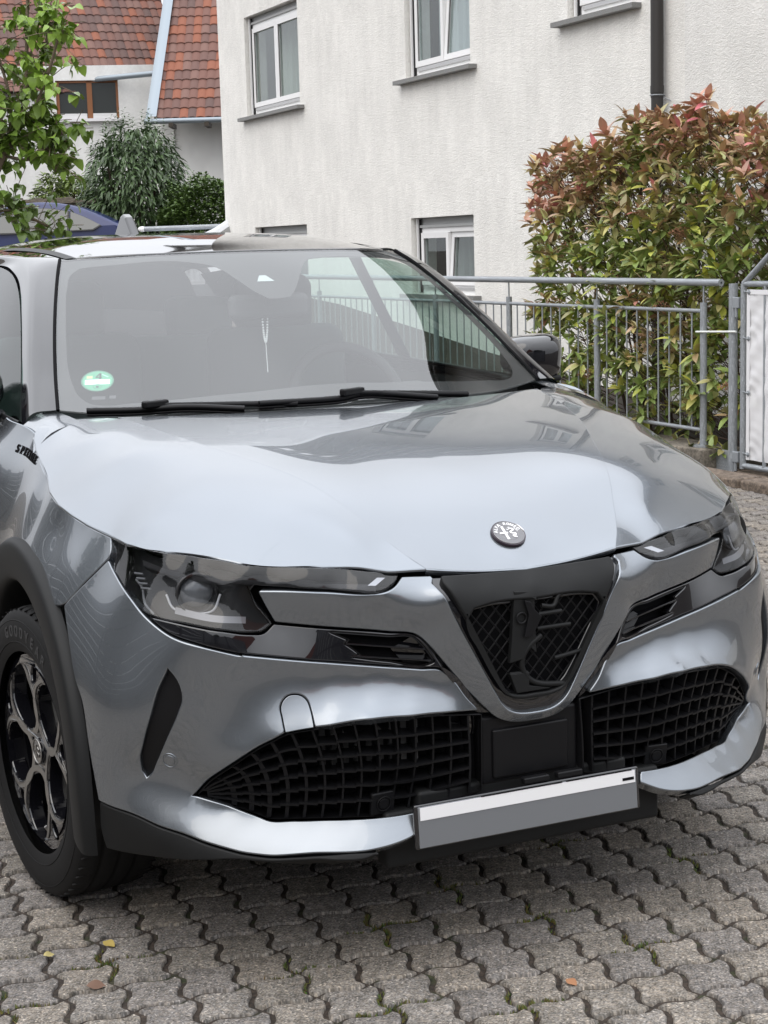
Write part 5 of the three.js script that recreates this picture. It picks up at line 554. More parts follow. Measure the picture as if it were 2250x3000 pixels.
// bonnet: centre field between the two creases, and the two flanks
{
  const c = panel(mirrorOutline('hoodC'), SURF.hoodC, { cell: 0.02, r: 0.0004, depth: 0.001, gap: 0, step: 0.015 });
  const o = panel(OUTLINE('hoodO'), SURF.hoodO, { cell: 0.016, r: 0.0004, depth: 0.001, gap: 0, step: 0.012 });
  const edge = [...OUTLINE('hoodO').slice(0, 18)]; // the front and side edge turns under
  const turn = (side) => { const pos = [], idx = []; const pts = []; for (let i = 0; i < edge.length - 1; i++) for (let k = 0; k < 5; k++) pts.push([0, 1].map((q) => edge[i][q] + ((edge[i + 1][q] - edge[i][q]) * k) / 5));
    pts.forEach((p, i) => { const P = SURF.hoodO.at(...p), N = SURF.hoodO.normal(...p), q = pts[Math.min(i + 1, pts.length - 1)], w = pts[Math.max(i - 1, 0)], T = SURF.hoodO.at(...q).sub(SURF.hoodO.at(...w)).normalize(); const O = T.clone().cross(N).normalize(); if (O.dot(V(p[0] + 0.3, 0, p[1] - 0.2)) < 0) O.negate();
      for (let k = 0; k <= 5; k++) { const a = (k / 5) * Math.PI * 0.62, e = P.clone().addScaledVector(O, 0.004 * Math.sin(a)).addScaledVector(N, 0.004 * (Math.cos(a) - 1)); pos.push(e.x, e.y, e.z); } const e = P.clone().addScaledVector(N, -0.016).addScaledVector(O, -0.004); pos.push(e.x, e.y, e.z); });
    for (let i = 0; i < pts.length - 1; i++) for (let k = 0; k < 6; k++) { const a = i * 7 + k, b = a + 7; idx.push(a, b, b + 1, a, b + 1, a + 1); }
    const g = new THREE.BufferGeometry(); g.setAttribute('position', new THREE.Float32BufferAttribute(pos, 3)); g.setIndex(idx); g.computeVertexNormals(); return g; };
  const t = turn();
  const front = []; { const q = [[0, 0.829], [-0.1, 0.826], [-0.18, 0.822], [-0.224, 0.82]]; const rows = [q.map((p) => SURF.hoodC.at(...p).toArray()), q.map((p) => { const e = SURF.hoodC.at(...p); return [e.x, e.y - 0.004, e.z + 0.003]; }), q.map((p) => { const e = SURF.hoodC.at(...p); return [e.x, e.y - 0.014, e.z - 0.004]; })]; front.push(skin(rows, 12, 8)); }
  const hood = obj('hood', [c, both(o), both(t), ...front.map(both)], paint, car);
  const w = CAR.poly.washer.slice(1).map((p) => SURF.hoodO.at(...p)); void w;
  // round badge on the nose
  const P = SURF.hoodC.at(0, 0.7565), N = SURF.hoodC.normal(0, 0.7565);
  const b = new THREE.Group(); b.name = 'badge'; b.position.copy(P).addScaledVector(N, 0.001); b.quaternion.setFromUnitVectors(V(0, 0, 1), N); car.add(b);
  const disc = new THREE.CylinderGeometry(0.0372, 0.038, 0.005, 64).rotateX(Math.PI / 2).translate(0, 0, 0.0025);
  obj('backing', disc, std({ color: lin(0.03, 0.02, 0.03), roughness: 0.3 }), b);
  const face = std({ color: lin(0.16, 0.16, 0.17), roughness: 0.35 }), white = std({ color: lin(0.82, 0.82, 0.83), roughness: 0.3 });
  obj('face', new THREE.CircleGeometry(0.0345, 64).translate(0, 0, 0.0056), face, b);
  const ring = (r0, r1, z) => { const s = new THREE.Shape().absarc(0, 0, r1, 0, 7, false); s.holes.push(new THREE.Path().absarc(0, 0, r0, 0, 7, true)); return new THREE.ExtrudeGeometry(s, { depth: z, bevelEnabled: false, curveSegments: 64 }).translate(0, 0, 0.005); };
  obj('rim', ring(0.0338, 0.0372, 0.0016), white, b); obj('inner_ring', ring(0.0214, 0.0226, 0.0012), white, b);
  const letters = []; 'ALFA ROMEO'.split('').forEach((ch, i) => { if (ch === ' ') return; const a = (168 - i * 16.5) * Math.PI / 180, g = new TextGeometry(ch, { font, size: 0.0076, depth: 0.0008, curveSegments: 3 }); g.computeBoundingBox(); g.translate(-(g.boundingBox.max.x + g.boundingBox.min.x) / 2, -0.0038, 0).rotateZ(a - Math.PI / 2).translate(Math.cos(a) * 0.0281, Math.sin(a) * 0.0281, 0.0056); letters.push(g); });
  obj('lettering', letters, white, b);
  const cl = (x) => Math.sqrt(0.0212 ** 2 - x * x);
  obj('cross', [box(0.0052, cl(0.007) * 2, 0.0011, -0.0082, 0, 0.006), box(0.0185, 0.0044, 0.0011, -0.0112, 0, 0.0061)], white, b);
  obj('serpent', [tube([[0.0045, 0.0108, 0.006], [0.011, 0.0115, 0.006], [0.0138, 0.0075, 0.006], [0.009, 0.0045, 0.006], [0.0045, 0.0012, 0.006], [0.0072, -0.0025, 0.006], [0.0142, -0.0035, 0.006], [0.013, -0.0078, 0.006], [0.0072, -0.0092, 0.006], [0.008, -0.0128, 0.006], [0.0125, -0.0142, 0.006], [0.0118, -0.0165, 0.006]], 0.0021, 60, 8).scale(1, 1, 0.4).translate(0, 0, 0.0038), tube([[0.0045, 0.0108, 0.006], [0.001, 0.009, 0.006], [-0.001, 0.0112, 0.006]], 0.0009, 10, 6), tube([[0.0026, 0.0098, 0.006], [0.0005, 0.0068, 0.006]], 0.0009, 6, 6), box(0.005, 0.0016, 0.001, 0.006, 0.0158, 0.006)], white, b);
  shade(hood);
}
// bumper skin with its lip, wings, and the loose pieces set into them
obj('bumper', [panel(OUTLINE('bumper'), SURF.body, { r: 0.0035, holes: [OUTLINE('vent')], depth: 0.022 }), mirrorX(panel(OUTLINE('bumperR'), SURF.body, { r: 0.0035, holes: [OUTLINE('vent')], depth: 0.022 }))], paint, car);
obj('tow_cover', panel(OUTLINE('tow'), SURF.body, { r: 0.0012, gap: 0.001, depth: 0.01 }), paint, car);
halves('fender', panel(OUTLINE('fender'), SURF.body, { r: 0.003, depth: 0.016, step: 0.01 }), paint);
halves('side_vent', panel(OUTLINE('vent'), shifted(SURF.body, -0.012), { r: 0.003, gap: -0.002, depth: 0.02 }), satin);
{ // ribs low in the vent
  const g = []; const o = OUTLINE('vent'), s = shifted(SURF.body, -0.010); for (let i = 0; i < 8; i++) { const y = 0.452 + i * 0.009; const a0 = 0.612 - i * 0.0018; g.push(rod(s.at(a0 + 0.012, y), s.at(a0 - 0.012 - i * 0.0015, y + 0.004), 0.0016, 6)); } for (const q of g) halves('vent_rib', q, satin); void o;
}
halves('valance', panel(OUTLINE('valance'), shifted(SURF.body, -0.002), { r: 0.004, depth: 0.03 }), matte);
{ // parking sensors
  const sensor = (s, a, b, off, m1) => { const P = s.at(a, b), N = s.normal(a, b), q = new THREE.Quaternion().setFromUnitVectors(V(0, 0, 1), N); const ringG = new THREE.TorusGeometry(0.0155, 0.0012, 8, 40), inner = new THREE.TorusGeometry(0.0105, 0.001, 8, 36), cap = new THREE.CylinderGeometry(0.0102, 0.0102, 0.003, 32).rotateX(Math.PI / 2); const g = join([ringG, inner, cap]).applyQuaternion(q).translate(...P.addScaledVector(N, off).toArray()); halves('parking_sensor', g, m1); };
  sensor(SURF.body, ...OUTLINE('bits')[0], 0.0004, paint);
  sensor(SURF.grille, OUTLINE('sensor')[0][0] + 0.0, OUTLINE('sensor')[0][1], 0.004, satin);
  const P = SURF.grille.at(...OUTLINE('sensor')[0]), N = SURF.grille.normal(...OUTLINE('sensor')[0]); const g = rbox(0.055, 0.05, 0.012, 0.004).applyQuaternion(new THREE.Quaternion().setFromUnitVectors(V(0, 0, 1), N)).translate(...P.addScaledVector(N, -0.004).toArray()); halves('sensor_mount', g, satin);
}
// painted panel that runs from lamp to lamp and forms the V
{
  const full = mirrorOutline('panel');
  obj('front_panel', panel(full, SURF.panel, { r: 0.004, depth: 0.03, cell: 0.012 }), paint, car);
  const openFull = mirrorOutline('opening');
  obj('grille_liner', panel(mirrorOutline('liner'), shifted(SURF.matte, -0.012), { r: 0.004, depth: 0.02, gap: -0.004, holes: [openFull] }), gloss, car);
  const fascia = obj('grille_surround', panel(mirrorOutline('matte'), shifted(SURF.matte, 0.002), { r: 0.005, depth: 0.014, holes: [openFull], cell: 0.012 }), matte, car);
  obj('grille_floor', panel(openFull, shifted(SURF.matte, -0.035), { r: 0.002, gap: -0.006, depth: 0.002, cell: 0.03 }), deep, fascia);
  const inside = smooth(openFull, 0.01), zAt = (x, y) => SURF.matte.at(x, y).z, bars = [];
  for (const sgn of [1, -1]) for (let k = -12; k <= 12; k++) { // diamond mesh
    const c = k * 0.034, seg = []; for (let t = -0.3; t <= 0.3; t += 0.004) { const x = t, y = 0.65 + c + sgn * t * 1.15; if (within(x, y, inside)) seg.push([x, y]); }
    if (seg.length > 2) { const a = seg[0], b = seg[seg.length - 1]; bars.push([V(a[0], a[1], zAt(...a) - 0.016), V(b[0], b[1], zAt(...b) - 0.016)]); }
  }
  for (const [a, b] of bars) obj('mesh_bar', rod(a, b, 0.0017, 6), satin, fascia);
  const R = OUTLINE('relief'), W3 = (p, d = 0) => V(p[0], p[1], zAt(...p) + d), bar = (i, r = 0.0035, d = -0.003) => tube(i.map((k) => W3(R[k], d)), r, 24, 8);
  // stylised relief across the mesh
  const plate = new THREE.Shape(); [R[0], R[1], [R[1][0] + 0.004, 0.655], [R[11][0] - 0.006, R[11][1]], R[12], [R[13][0], R[13][1]], [R[13][0] - 0.03, R[13][1] - 0.005], [R[22][0], R[22][1]]].forEach((p, i) => (i ? plate.lineTo(...p) : plate.moveTo(...p)));
  obj('relief_plate', new THREE.ExtrudeGeometry(plate, { depth: 0.01, bevelEnabled: true, bevelSize: 0.0015, bevelThickness: 0.0015, bevelSegments: 2 }).translate(0, 0, 0.862), matte, fascia);
  const figure = new THREE.Shape(); [23, 24, 25, 26, 27, 28, 29, 31].forEach((k, i) => (i ? figure.lineTo(R[k][0], R[k][1]) : figure.moveTo(R[k][0], R[k][1])));
  obj('relief_figure', [new THREE.ExtrudeGeometry(figure, { depth: 0.004, bevelEnabled: true, bevelSize: 0.0012, bevelThickness: 0.0012, bevelSegments: 2 }).translate(0, 0, 0.876), new THREE.TorusGeometry(0.011, 0.002, 8, 28).translate(R[30][0] - 0.004, R[30][1], 0.877)], satin, fascia);
  for (const i of [[7, 8], [9, 10], [18, 19], [20, 21], [2, 3, 4, 5, 6]]) obj('relief_bar', bar(i, 0.0048, -0.006), matte, fascia);
  obj('relief_curve', [bar([11, 12, 13, 14, 15, 16, 17], 0.0065, -0.006)], matte, fascia);
  const block = new THREE.Shape(); [R[20], R[21], [R[21][0], 0.585], [0.03, 0.575], [-0.045, 0.575]].forEach((p, i) => (i ? block.lineTo(...p) : block.moveTo(...p)));
  obj('relief_block', new THREE.ExtrudeGeometry(block, { depth: 0.01, bevelEnabled: true, bevelSize: 0.0015, bevelThickness: 0.0015, bevelSegments: 2 }).translate(0, 0, 0.859), matte, fascia);
  // dark channels beside the V
  for (const s of [1]) { const path = [[-0.262, 0.705], [-0.236, 0.672], [-0.2, 0.615], [-0.165, 0.562], [-0.125, 0.522], [-0.06, 0.494], [0, 0.487]].map((p) => [p[0], p[1], SURF.panel.at(Math.max(p[0], -0.25), Math.min(0.7, Math.max(0.505, p[1]))).z - 0.024]); void s; halves('trim_channel', skin([path.map((p) => [p[0] - 0.035, p[1] - 0.02, p[2] - 0.012]), path, path.map((p) => [p[0] + 0.03, p[1] + 0.02, p[2] + 0.004])], 30, 6), gloss); }
}
// black band below the lamps, with its two slots
halves('lamp_trim', panel(OUTLINE('band'), SURF.band, { r: 0.003, depth: 0.02, holes: [OUTLINE('slot')] }), gloss);
{
  const s = shifted(SURF.band, -0.03); halves('slot_floor', panel(OUTLINE('slot'), s, { gap: -0.004, depth: 0.002 }), deep);
  halves('slot_wall', panel(OUTLINE('slot'), shifted(SURF.band, -0.001), { gap: -0.001, depth: 0.03, fill: false }), satin);
  const f = OUTLINE('slotfin'), fin = (p, q) => { const a = [], b = [], c = []; for (let i = 0; i <= 8; i++) { const t = i / 8, u = [p[0] + (q[0] - p[0]) * t, p[1] + (q[1] - p[1]) * t]; a.push(SURF.band.at(u[0], u[1] + 0.003).toArray()); b.push(SURF.band.at(u[0], u[1] - 0.001).toArray()); c.push(SURF.band.at(u[0], u[1] - 0.002).addScaledVector(SURF.band.normal(...u), -0.03).toArray()); } return skin([a, b, c], 12, 4); };
  halves('slot_fin', fin(f[0], f[1]), gloss); halves('slot_fin', fin([f[2][0], f[2][1] + 0.001], [f[3][0] + 0.005, f[3][1] + 0.001]), gloss);
}
// headlights
{
  const L = SURF.lamp, out = OUTLINE('lamp'), bits = OUTLINE('lampbits'), deepL = shifted(L, -0.05), at = (i, d) => L.at(...bits[i]).addScaledVector(L.normal(...bits[i]), d);
  const lens = panel(out, L, { r: 0.003, depth: 0.006, cell: 0.012 }), housing = panel(out, deepL, { r: 0.002, gap: 0.004, depth: 0.001, cell: 0.02 }), wall = panel(out, shifted(L, -0.005), { r: 0.001, gap: 0.001, depth: 0.05, fill: false });
  const N = L.normal(...bits[0]), q = new THREE.Quaternion().setFromUnitVectors(V(0, 0, 1), V(-0.25, 0.05, 1).normalize()), c = at(0, -0.035);
  const put = (g) => g.applyQuaternion(q).translate(c.x, c.y, c.z);
  const bezel = put(new THREE.LatheGeometry([[0.032, 0.0], [0.036, 0.014], [0.041, 0.02], [0.043, 0.012], [0.043, -0.02]].map((p) => new THREE.Vector2(...p)), 40).rotateX(Math.PI / 2));
  const ball = put(new THREE.SphereGeometry(0.034, 32, 20).scale(1, 0.9, 0.55).translate(0, 0, 0.0));
  const u = tube([2, 3, 4, 5].map((i) => at(i, -0.022)), 0.0026, 40, 8), u2 = tube([at(9, -0.02), at(11, -0.022), L.at(0.572, 0.795).addScaledVector(L.normal(0.572, 0.795), -0.022), L.at(0.535, 0.775).addScaledVector(L.normal(0.535, 0.775), -0.02)], 0.0028, 30, 8);
  const strip = (i, j, h, d) => { const a = [], b = []; for (let k = 0; k <= 10; k++) { const t = k / 10, p = [bits[i][0] + (bits[j][0] - bits[i][0]) * t, bits[i][1] + (bits[j][1] - bits[i][1]) * t]; const o = (e) => L.at(p[0], p[1] + e).addScaledVector(L.normal(p[0], p[1] + e), d).toArray(); a.push(o(h)); b.push(o(0)); } return skin([a, b], 14, 2); };
  const chips = []; for (let k = 0; k < 4; k++) { const p0 = [0.618 - k * 0.012, 0.845 - k * 0.0085], p1 = [p0[0] - 0.026, p0[1] + 0.0015]; chips.push(tube([L.at(...p0).addScaledVector(L.normal(...p0), -0.012), L.at(...p1).addScaledVector(L.normal(...p1), -0.016)], 0.0026, 6, 6)); }
  const chip = []; { const P = [14, 15, 16, 17].map((i) => at(i, -0.004)); const a = P[0].toArray(), b = P[1].toArray(), d = P[2].toArray(), e = P[3].toArray(); chip.push(skin([[a, b], [e, d]], 3, 3)); }
  const shelf = []; { const path = [[0.60, 0.872], [0.5, 0.858], [0.4, 0.848], [0.3, 0.842], [0.2, 0.838], [0.1, 0.833], [0.03, 0.829]]; const g = (e, d) => path.map((p) => L.at(p[0], p[1] + e).addScaledVector(L.normal(p[0], p[1] + e), d).toArray()); shelf.push(skin([g(0.0, -0.012), g(-0.012, -0.02), g(-0.016, -0.045)], 40, 6)); }
  const guideDim = phys({ color: lin(0.22, 0.225, 0.23), roughness: 0.25 }); const mk = (m) => { const h = new THREE.Group(); h.name = 'headlight'; car.add(h); const M = (g) => (m ? mirrorX(g) : g);
    obj('lens', M(lens), glassLamp, h); obj('housing', M(join([housing, wall])), std({ color: lin(0.02, 0.02, 0.021), roughness: 0.5 }), h); obj('projector_bezel', M(bezel), std({ color: lin(0.05, 0.05, 0.052), roughness: 0.3, metalness: 0.6 }), h);
    obj('projector_lens', M(ball), phys({ color: lin(0.5, 0.52, 0.54), transmission: 0.6, thickness: 0.03, roughness: 0.02, ior: 1.5, metalness: 0.1 }), h);
    obj('light_guide', M(join([u])), guide, h); obj('light_guide', M(u2), guideDim, h); obj('lower_reflector', M(strip(6, 7, 0.012, -0.016)), std({ color: lin(0.35, 0.35, 0.36), roughness: 0.35, metalness: 0.5 }), h);
    for (const g of chips) obj('marker_light', M(g), guideDim, h); obj('turn_signal', M(chip[0]), std({ color: lin(0.75, 0.76, 0.78), roughness: 0.3, metalness: 0.4 }), h); obj('blade_reflector', M(shelf[0]), std({ color: lin(0.10, 0.10, 0.105), roughness: 0.3, metalness: 0.3 }), h);
    shade(h); };
  mk(false); mk(true); void N;
}
// lower grille: a cell lattice over a dark recess
{
  const S = SURF.grille, out = OUTLINE('grille'), loop = inset(smooth(out, 0.012), 0.004);
  const span = (a) => { const ys = []; loop.forEach((p, i) => { const q = loop[(i + 1) % loop.length]; if (p[0] > a !== q[0] > a) ys.push(p[1] + ((a - p[0]) / (q[0] - p[0])) * (q[1] - p[1])); }); return ys.length > 1 ? [Math.min(...ys), Math.max(...ys)] : null; };
  const fin = (path, w, d0, d1, lat) => { // a slat standing on the surface; lat is its thickness direction in the surface
    const L = (du, dd) => path.map((p) => S.at(p[0] + lat[0] * du, p[1] + lat[1] * du).addScaledVector(S.normal(...p), dd).toArray()); const a = L(w / 2, d0), b = L(-w / 2, d0), c = L(-w / 2, d1), e = L(w / 2, d1); return join([skin([e, a], path.length - 1, 1), skin([a, b], path.length - 1, 1), skin([b, c], path.length - 1, 1)]); };
  const frame = panel(out, shifted(S, 0.001), { r: 0.003, depth: 0.05, fill: false, gap: 0 }), floor = panel(out, shifted(S, -0.045), { r: 0.001, gap: -0.004, depth: 0.001, cell: 0.03 });
  const bars = [], ROWS = 6, colA = []; for (let a = -0.15; a < 0.43; a += 0.0405) colA.push(a);
  for (const a of colA) { const path = []; for (let k = 0; k <= 10; k++) { const t = k / 10, bow = 0.016 * Math.sin(Math.PI * t) * Math.min(1, Math.max(0, (a + 0.2) / 0.4)) + (0.5 - t) * 0.03 * Math.max(0, (a + 0.02) / 0.35), aa = a - bow, s = span(aa); if (s) path.push([aa, s[0] + (s[1] - s[0]) * t]); } const q = path.filter((p) => within(p[0], p[1], loop) || true); if (q.length > 3) bars.push(fin(q, 0.004 + 0.012 * Math.max(0, (a - 0.15) / 0.3), 0.0, -0.03, [1, 0])); }
  for (let j = 1; j < ROWS; j++) for (let c = 0; c < colA.length - 1; c++) { // one blade per cell
    const path = []; for (let k = 0; k <= 4; k++) { const a = colA[c] + ((colA[c + 1] - colA[c]) * k) / 4, s = span(a); if (s && s[1] - s[0] > 0.02) path.push([a, s[0] + ((s[1] - s[0]) * (j + 0.09 * (k / 4 - 0.5) * Math.min(1.6, Math.max(0, (a + 0.1) / 0.2)))) / ROWS]); }
    if (path.length === 5) bars.push(fin(path, 0.0045, 0.003, -0.034, [0, 1])); }
  for (const m of [false, true]) { const g = new THREE.Group(); g.name = 'lower_grille'; car.add(g); const M = (x) => (m ? mirrorX(x) : x); obj('frame', M(frame), satin, g); obj('floor', M(floor), deep, g); for (const b of bars) obj('grille_bar', M(b), satin, g); shade(g); }
  if (bars.length) { const fm = std({ color: lin(0.07, 0.07, 0.07), roughness: 0.5 }); for (let i = 0; i < 9; i++) obj('radiator_fin', box(0.012, 0.1, 0.01, -0.44 + i * 0.023, 0.485, 0.765 + i * 0.006), fm, car); }
}
{ // centre below the V: sensor cover, number plate
  const c = thing; void c;
  obj('centre_cover', [rbox(0.236, 0.15, 0.03, 0.01, 0, 0.45, 0.822), rbox(0.18, 0.105, 0.012, 0.005, 0, 0.442, 0.838)], satin, car);
  obj('centre_cover_edge', [rbox(0.5, 0.05, 0.05, 0.01, -0.01, 0.362, 0.81), rbox(0.66, 0.12, 0.05, 0.01, 0, 0.29, 0.80)], matte, car);
  const p = new THREE.Group(); p.name = 'number_plate'; p.position.set(-0.031, 0.337, 0.893); p.rotation.x = -0.08; car.add(p);
  obj('plate_holder', rbox(0.53, 0.092, 0.012, 0.005, 0, -0.002, -0.006), gloss, p);
  obj('plate', rbox(0.515, 0.084, 0.003, 0.0012, 0, -0.003, 0.0002), std({ color: lin(0.2, 0.21, 0.225), roughness: 0.3, metalness: 0.3 }), p);
  obj('plate_band', box(0.507, 0.026, 0.0012, 0, 0.0245, 0.0024), std({ color: lin(0.78, 0.78, 0.79), roughness: 0.35 }), p);
  for (const g of [box(0.19, 0.0022, 0.001, -0.02, 0.0392, 0.0032), box(0.16, 0.0022, 0.001, 0.165, 0.0392, 0.0032), box(0.028, 0.006, 0.001, 0.236, 0.021, 0.0034)]) obj('plate_line', g, deep, p);
  for (const x of [0.02, 0.1]) obj('clip', rbox(0.06, 0.014, 0.02, 0.004, x, 0.052, -0.012), satin, p);
}
// wheel arches
{
  const arch = (z0, r0) => { const rows = []; for (const [R, x] of [[0.505, -0.848], [0.502, -0.862], [0.494, -0.874], [0.47, -0.879], [0.43, -0.878], [0.41, -0.874], [0.402, -0.862], [0.4, -0.84], [0.4, -0.58]]) { const row = []; for (let t = -11; t <= 191; t += 7.214) { const a = t * Math.PI / 180, k = 1 - 0.055 * Math.max(0, (-t) / 30) ; row.push([x * (t < 0 ? k * 0.3 + 0.7 : 1), 0.343 + R * Math.sin(a), z0 + R * Math.cos(a)]); } rows.push(row); } void r0; return skin(rows, 60, 26); };
  const f = arch(0); halves('wheel_arch', f, matte); halves('wheel_arch', arch(-2.56), matte);
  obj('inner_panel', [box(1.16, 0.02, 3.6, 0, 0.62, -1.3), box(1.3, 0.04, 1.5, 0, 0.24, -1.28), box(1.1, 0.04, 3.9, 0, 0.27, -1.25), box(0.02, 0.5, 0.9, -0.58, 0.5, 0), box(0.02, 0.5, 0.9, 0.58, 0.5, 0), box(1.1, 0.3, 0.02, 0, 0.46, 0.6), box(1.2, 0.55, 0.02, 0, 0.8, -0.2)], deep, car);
}
// wheels
{
  const spin = Math.PI / 2, N = 5;
  const t = []; for (const [w, r] of [[-0.098, 0.238], [-0.104, 0.25], [-0.1085, 0.275], [-0.107, 0.305], [-0.1, 0.327], [-0.088, 0.3375], [-0.07, 0.3415], [-0.055, 0.3425], [-0.054, 0.335], [-0.046, 0.335], [-0.045, 0.343], [-0.012, 0.3435], [-0.011, 0.335], [-0.003, 0.335], [-0.002, 0.3435], [0.03, 0.343], [0.031, 0.335], [0.04, 0.335], [0.041, 0.3425], [0.07, 0.3415], [0.09, 0.337], [0.1, 0.327], [0.107, 0.305], [0.1085, 0.275], [0.1, 0.24]]) t.push(new THREE.Vector2(r, w));
  const tyre = new THREE.LatheGeometry(t, 96).rotateX(-spin); // axis along z, outer side +z
  const blocks = []; for (let i = 0; i < 60; i++) { const a = (i / 60) * Math.PI * 2; for (const s of [-1, 1]) blocks.push(box(0.003, 0.004, 0.034).rotateY(s * 0.35).rotateX(s * 0.12).translate(0, 0.3383, s * 0.08).rotateZ(a)); }
  const ribs = [new THREE.TorusGeometry(0.262, 0.0012, 6, 90).translate(0, 0, 0.1065), new THREE.TorusGeometry(0.312, 0.0015, 6, 90).translate(0, 0, 0.1045)];
  const txt = []; 'GOODYEAR'.split('').forEach((ch, i) => { const a = (96 - i * 7.2 + 14) * Math.PI / 180, g = new TextGeometry(ch, { font, size: 0.026, depth: 0.0015, curveSegments: 3 }); g.computeBoundingBox(); g.translate(-(g.boundingBox.max.x + g.boundingBox.min.x) / 2, -0.013, 0).rotateZ(a - Math.PI / 2).translate(Math.cos(a) * 0.287, Math.sin(a) * 0.287, 0.1075); txt.push(g); });
  // dished disc with five round openings
  const disc = new THREE.Shape().absarc(0, 0, 0.229, 0, Math.PI * 2, false), RH = 0.137, rH = 0.073;
  for (let k = 0; k < N; k++) { const a = Math.PI / 2 + 0.55 + (k * 2 * Math.PI) / N, h = new THREE.Path(); h.absellipse(Math.cos(a) * RH, Math.sin(a) * RH, 0.08, rH, 0, Math.PI * 2, true, a); disc.holes.push(h); }
  for (let k = 0; k < N; k++) { const a = Math.PI / 2 + 0.55 + ((k + 0.5) * 2 * Math.PI) / N, h = new THREE.Path(); h.absellipse(Math.cos(a) * 0.19, Math.sin(a) * 0.19, 0.026, 0.02, 0, Math.PI * 2, true, a); disc.holes.push(h); }
  for (let k = 0; k < N; k++) { const a = Math.PI / 2 + 0.55 + ((k + 0.5) * 2 * Math.PI) / N, h = new THREE.Path(); h.absarc(Math.cos(a) * 0.054, Math.sin(a) * 0.054, 0.011, 0, Math.PI * 2, true); disc.holes.push(h); }
  const spokes = new THREE.ExtrudeGeometry(disc, { depth: 0.03, bevelEnabled: true, bevelSize: 0.003, bevelThickness: 0.004, bevelSegments: 2, curveSegments: 40 }).translate(0, 0, 0.045);
  const dish = (g) => { const p = g.attributes.position; for (let i = 0; i < p.count; i++) { const r = Math.hypot(p.getX(i), p.getY(i)); p.setZ(i, p.getZ(i) + 0.022 * Math.pow(Math.max(0, 1 - Math.abs(r - 0.17) / 0.17), 0.7) - 0.012); } g.computeVertexNormals(); return g; };
  dish(spokes);
  const barrel = new THREE.LatheGeometry([[0.242, 0.104], [0.237, 0.106], [0.231, 0.1], [0.226, 0.085], [0.215, 0.06], [0.21, -0.09]].map((p) => new THREE.Vector2(p[0], p[1])), 80).rotateX(-spin).scale(1, 1, 1);
  const rings = []; for (let k = 0; k < N; k++) { const a = Math.PI / 2 + 0.55 + (k * 2 * Math.PI) / N, s = new THREE.Shape(), lim = 2.35, o = [], q = []; for (let i = 0; i <= 40; i++) { const f = a + Math.PI - lim + (2 * lim * i) / 40, wv = 0.0115 * Math.sin((i / 40) * Math.PI) ** 0.4 + 0.004; const pt = (e) => { const ex = (0.082 + e) * Math.cos(f - a), ey = (0.0745 + e) * Math.sin(f - a); return [Math.cos(a) * RH + ex * Math.cos(a) - ey * Math.sin(a), Math.sin(a) * RH + ex * Math.sin(a) + ey * Math.cos(a)]; }; o.push(pt(wv)); q.push(pt(0.001)); } [...o, ...q.reverse()].forEach((p, i) => (i ? s.lineTo(...p) : s.moveTo(...p))); rings.push(dish(new THREE.ExtrudeGeometry(s, { depth: 0.002, bevelEnabled: false }).translate(0, 0, 0.0795))); }
  const rotor = new THREE.CylinderGeometry(0.14, 0.14, 0.024, 48).rotateX(spin), caliper = rbox(0.07, 0.17, 0.06, 0.012, 0.13, 0.02, 0.0).rotateZ(0.5);
  const hub = [new THREE.CylinderGeometry(0.031, 0.033, 0.012, 32).rotateX(spin).translate(0, 0, 0.078), new THREE.CylinderGeometry(0.06, 0.06, 0.05, 24).rotateX(spin).translate(0, 0, 0.03)];
  const capFace = [new THREE.TorusGeometry(0.0285, 0.0018, 8, 36).translate(0, 0, 0.0845), box(0.005, 0.03, 0.0015, -0.006, 0, 0.085), box(0.016, 0.004, 0.0015, -0.008, 0, 0.085), tube([[0.006, 0.011, 0.085], [0.012, 0.006, 0.085], [0.005, 0, 0.085], [0.012, -0.006, 0.085], [0.007, -0.013, 0.085]], 0.0018, 24, 6)];
  const bolts = []; for (let k = 0; k < N; k++) { const a = Math.PI / 2 + 0.55 + ((k + 0.5) * 2 * Math.PI) / N; bolts.push(new THREE.CylinderGeometry(0.008, 0.008, 0.02, 6).rotateX(spin).translate(Math.cos(a) * 0.054, Math.sin(a) * 0.054, 0.055)); }
  const machined = std({ color: lin(0.36, 0.35, 0.335), metalness: 0.9, roughness: 0.34 });
  const w = new THREE.Group(); w.name = 'wheel';
  obj('tyre', [tyre, ...blocks, ...ribs], rubber, w); obj('tyre_lettering', txt, std({ color: lin(0.03, 0.03, 0.031), roughness: 0.8 }), w); obj('rim', [spokes, barrel], gloss, w); for (const g of rings) obj('spoke_face', g, machined, w);
  obj('brake_disc', rotor, std({ color: lin(0.25, 0.25, 0.25), metalness: 0.7, roughness: 0.4 }), w); obj('brake_caliper', caliper, std({ color: lin(0.05, 0.05, 0.055), roughness: 0.5 }), w); obj('hub_cap', hub, gloss, w); obj('cap_emblem', capFace, machined, w); for (const g of bolts) obj('wheel_bolt', g, satin, w); obj('valve', rod([0.03, -0.2, 0.07], [0.028, -0.175, 0.085], 0.004), machined, w);
  for (const [x, z, i] of [[-0.768, 0, 0], [0.768, 0, 1], [-0.768, -2.56, 2], [0.768, -2.56, 3]]) { const c = i ? w.clone() : w; c.name = 'wheel'; c.position.set(x, 0.343, z); c.rotation.y = (x < 0 ? -Math.PI / 2 : Math.PI / 2) + (z === 0 ? 0.11 : 0); car.add(c); }
}
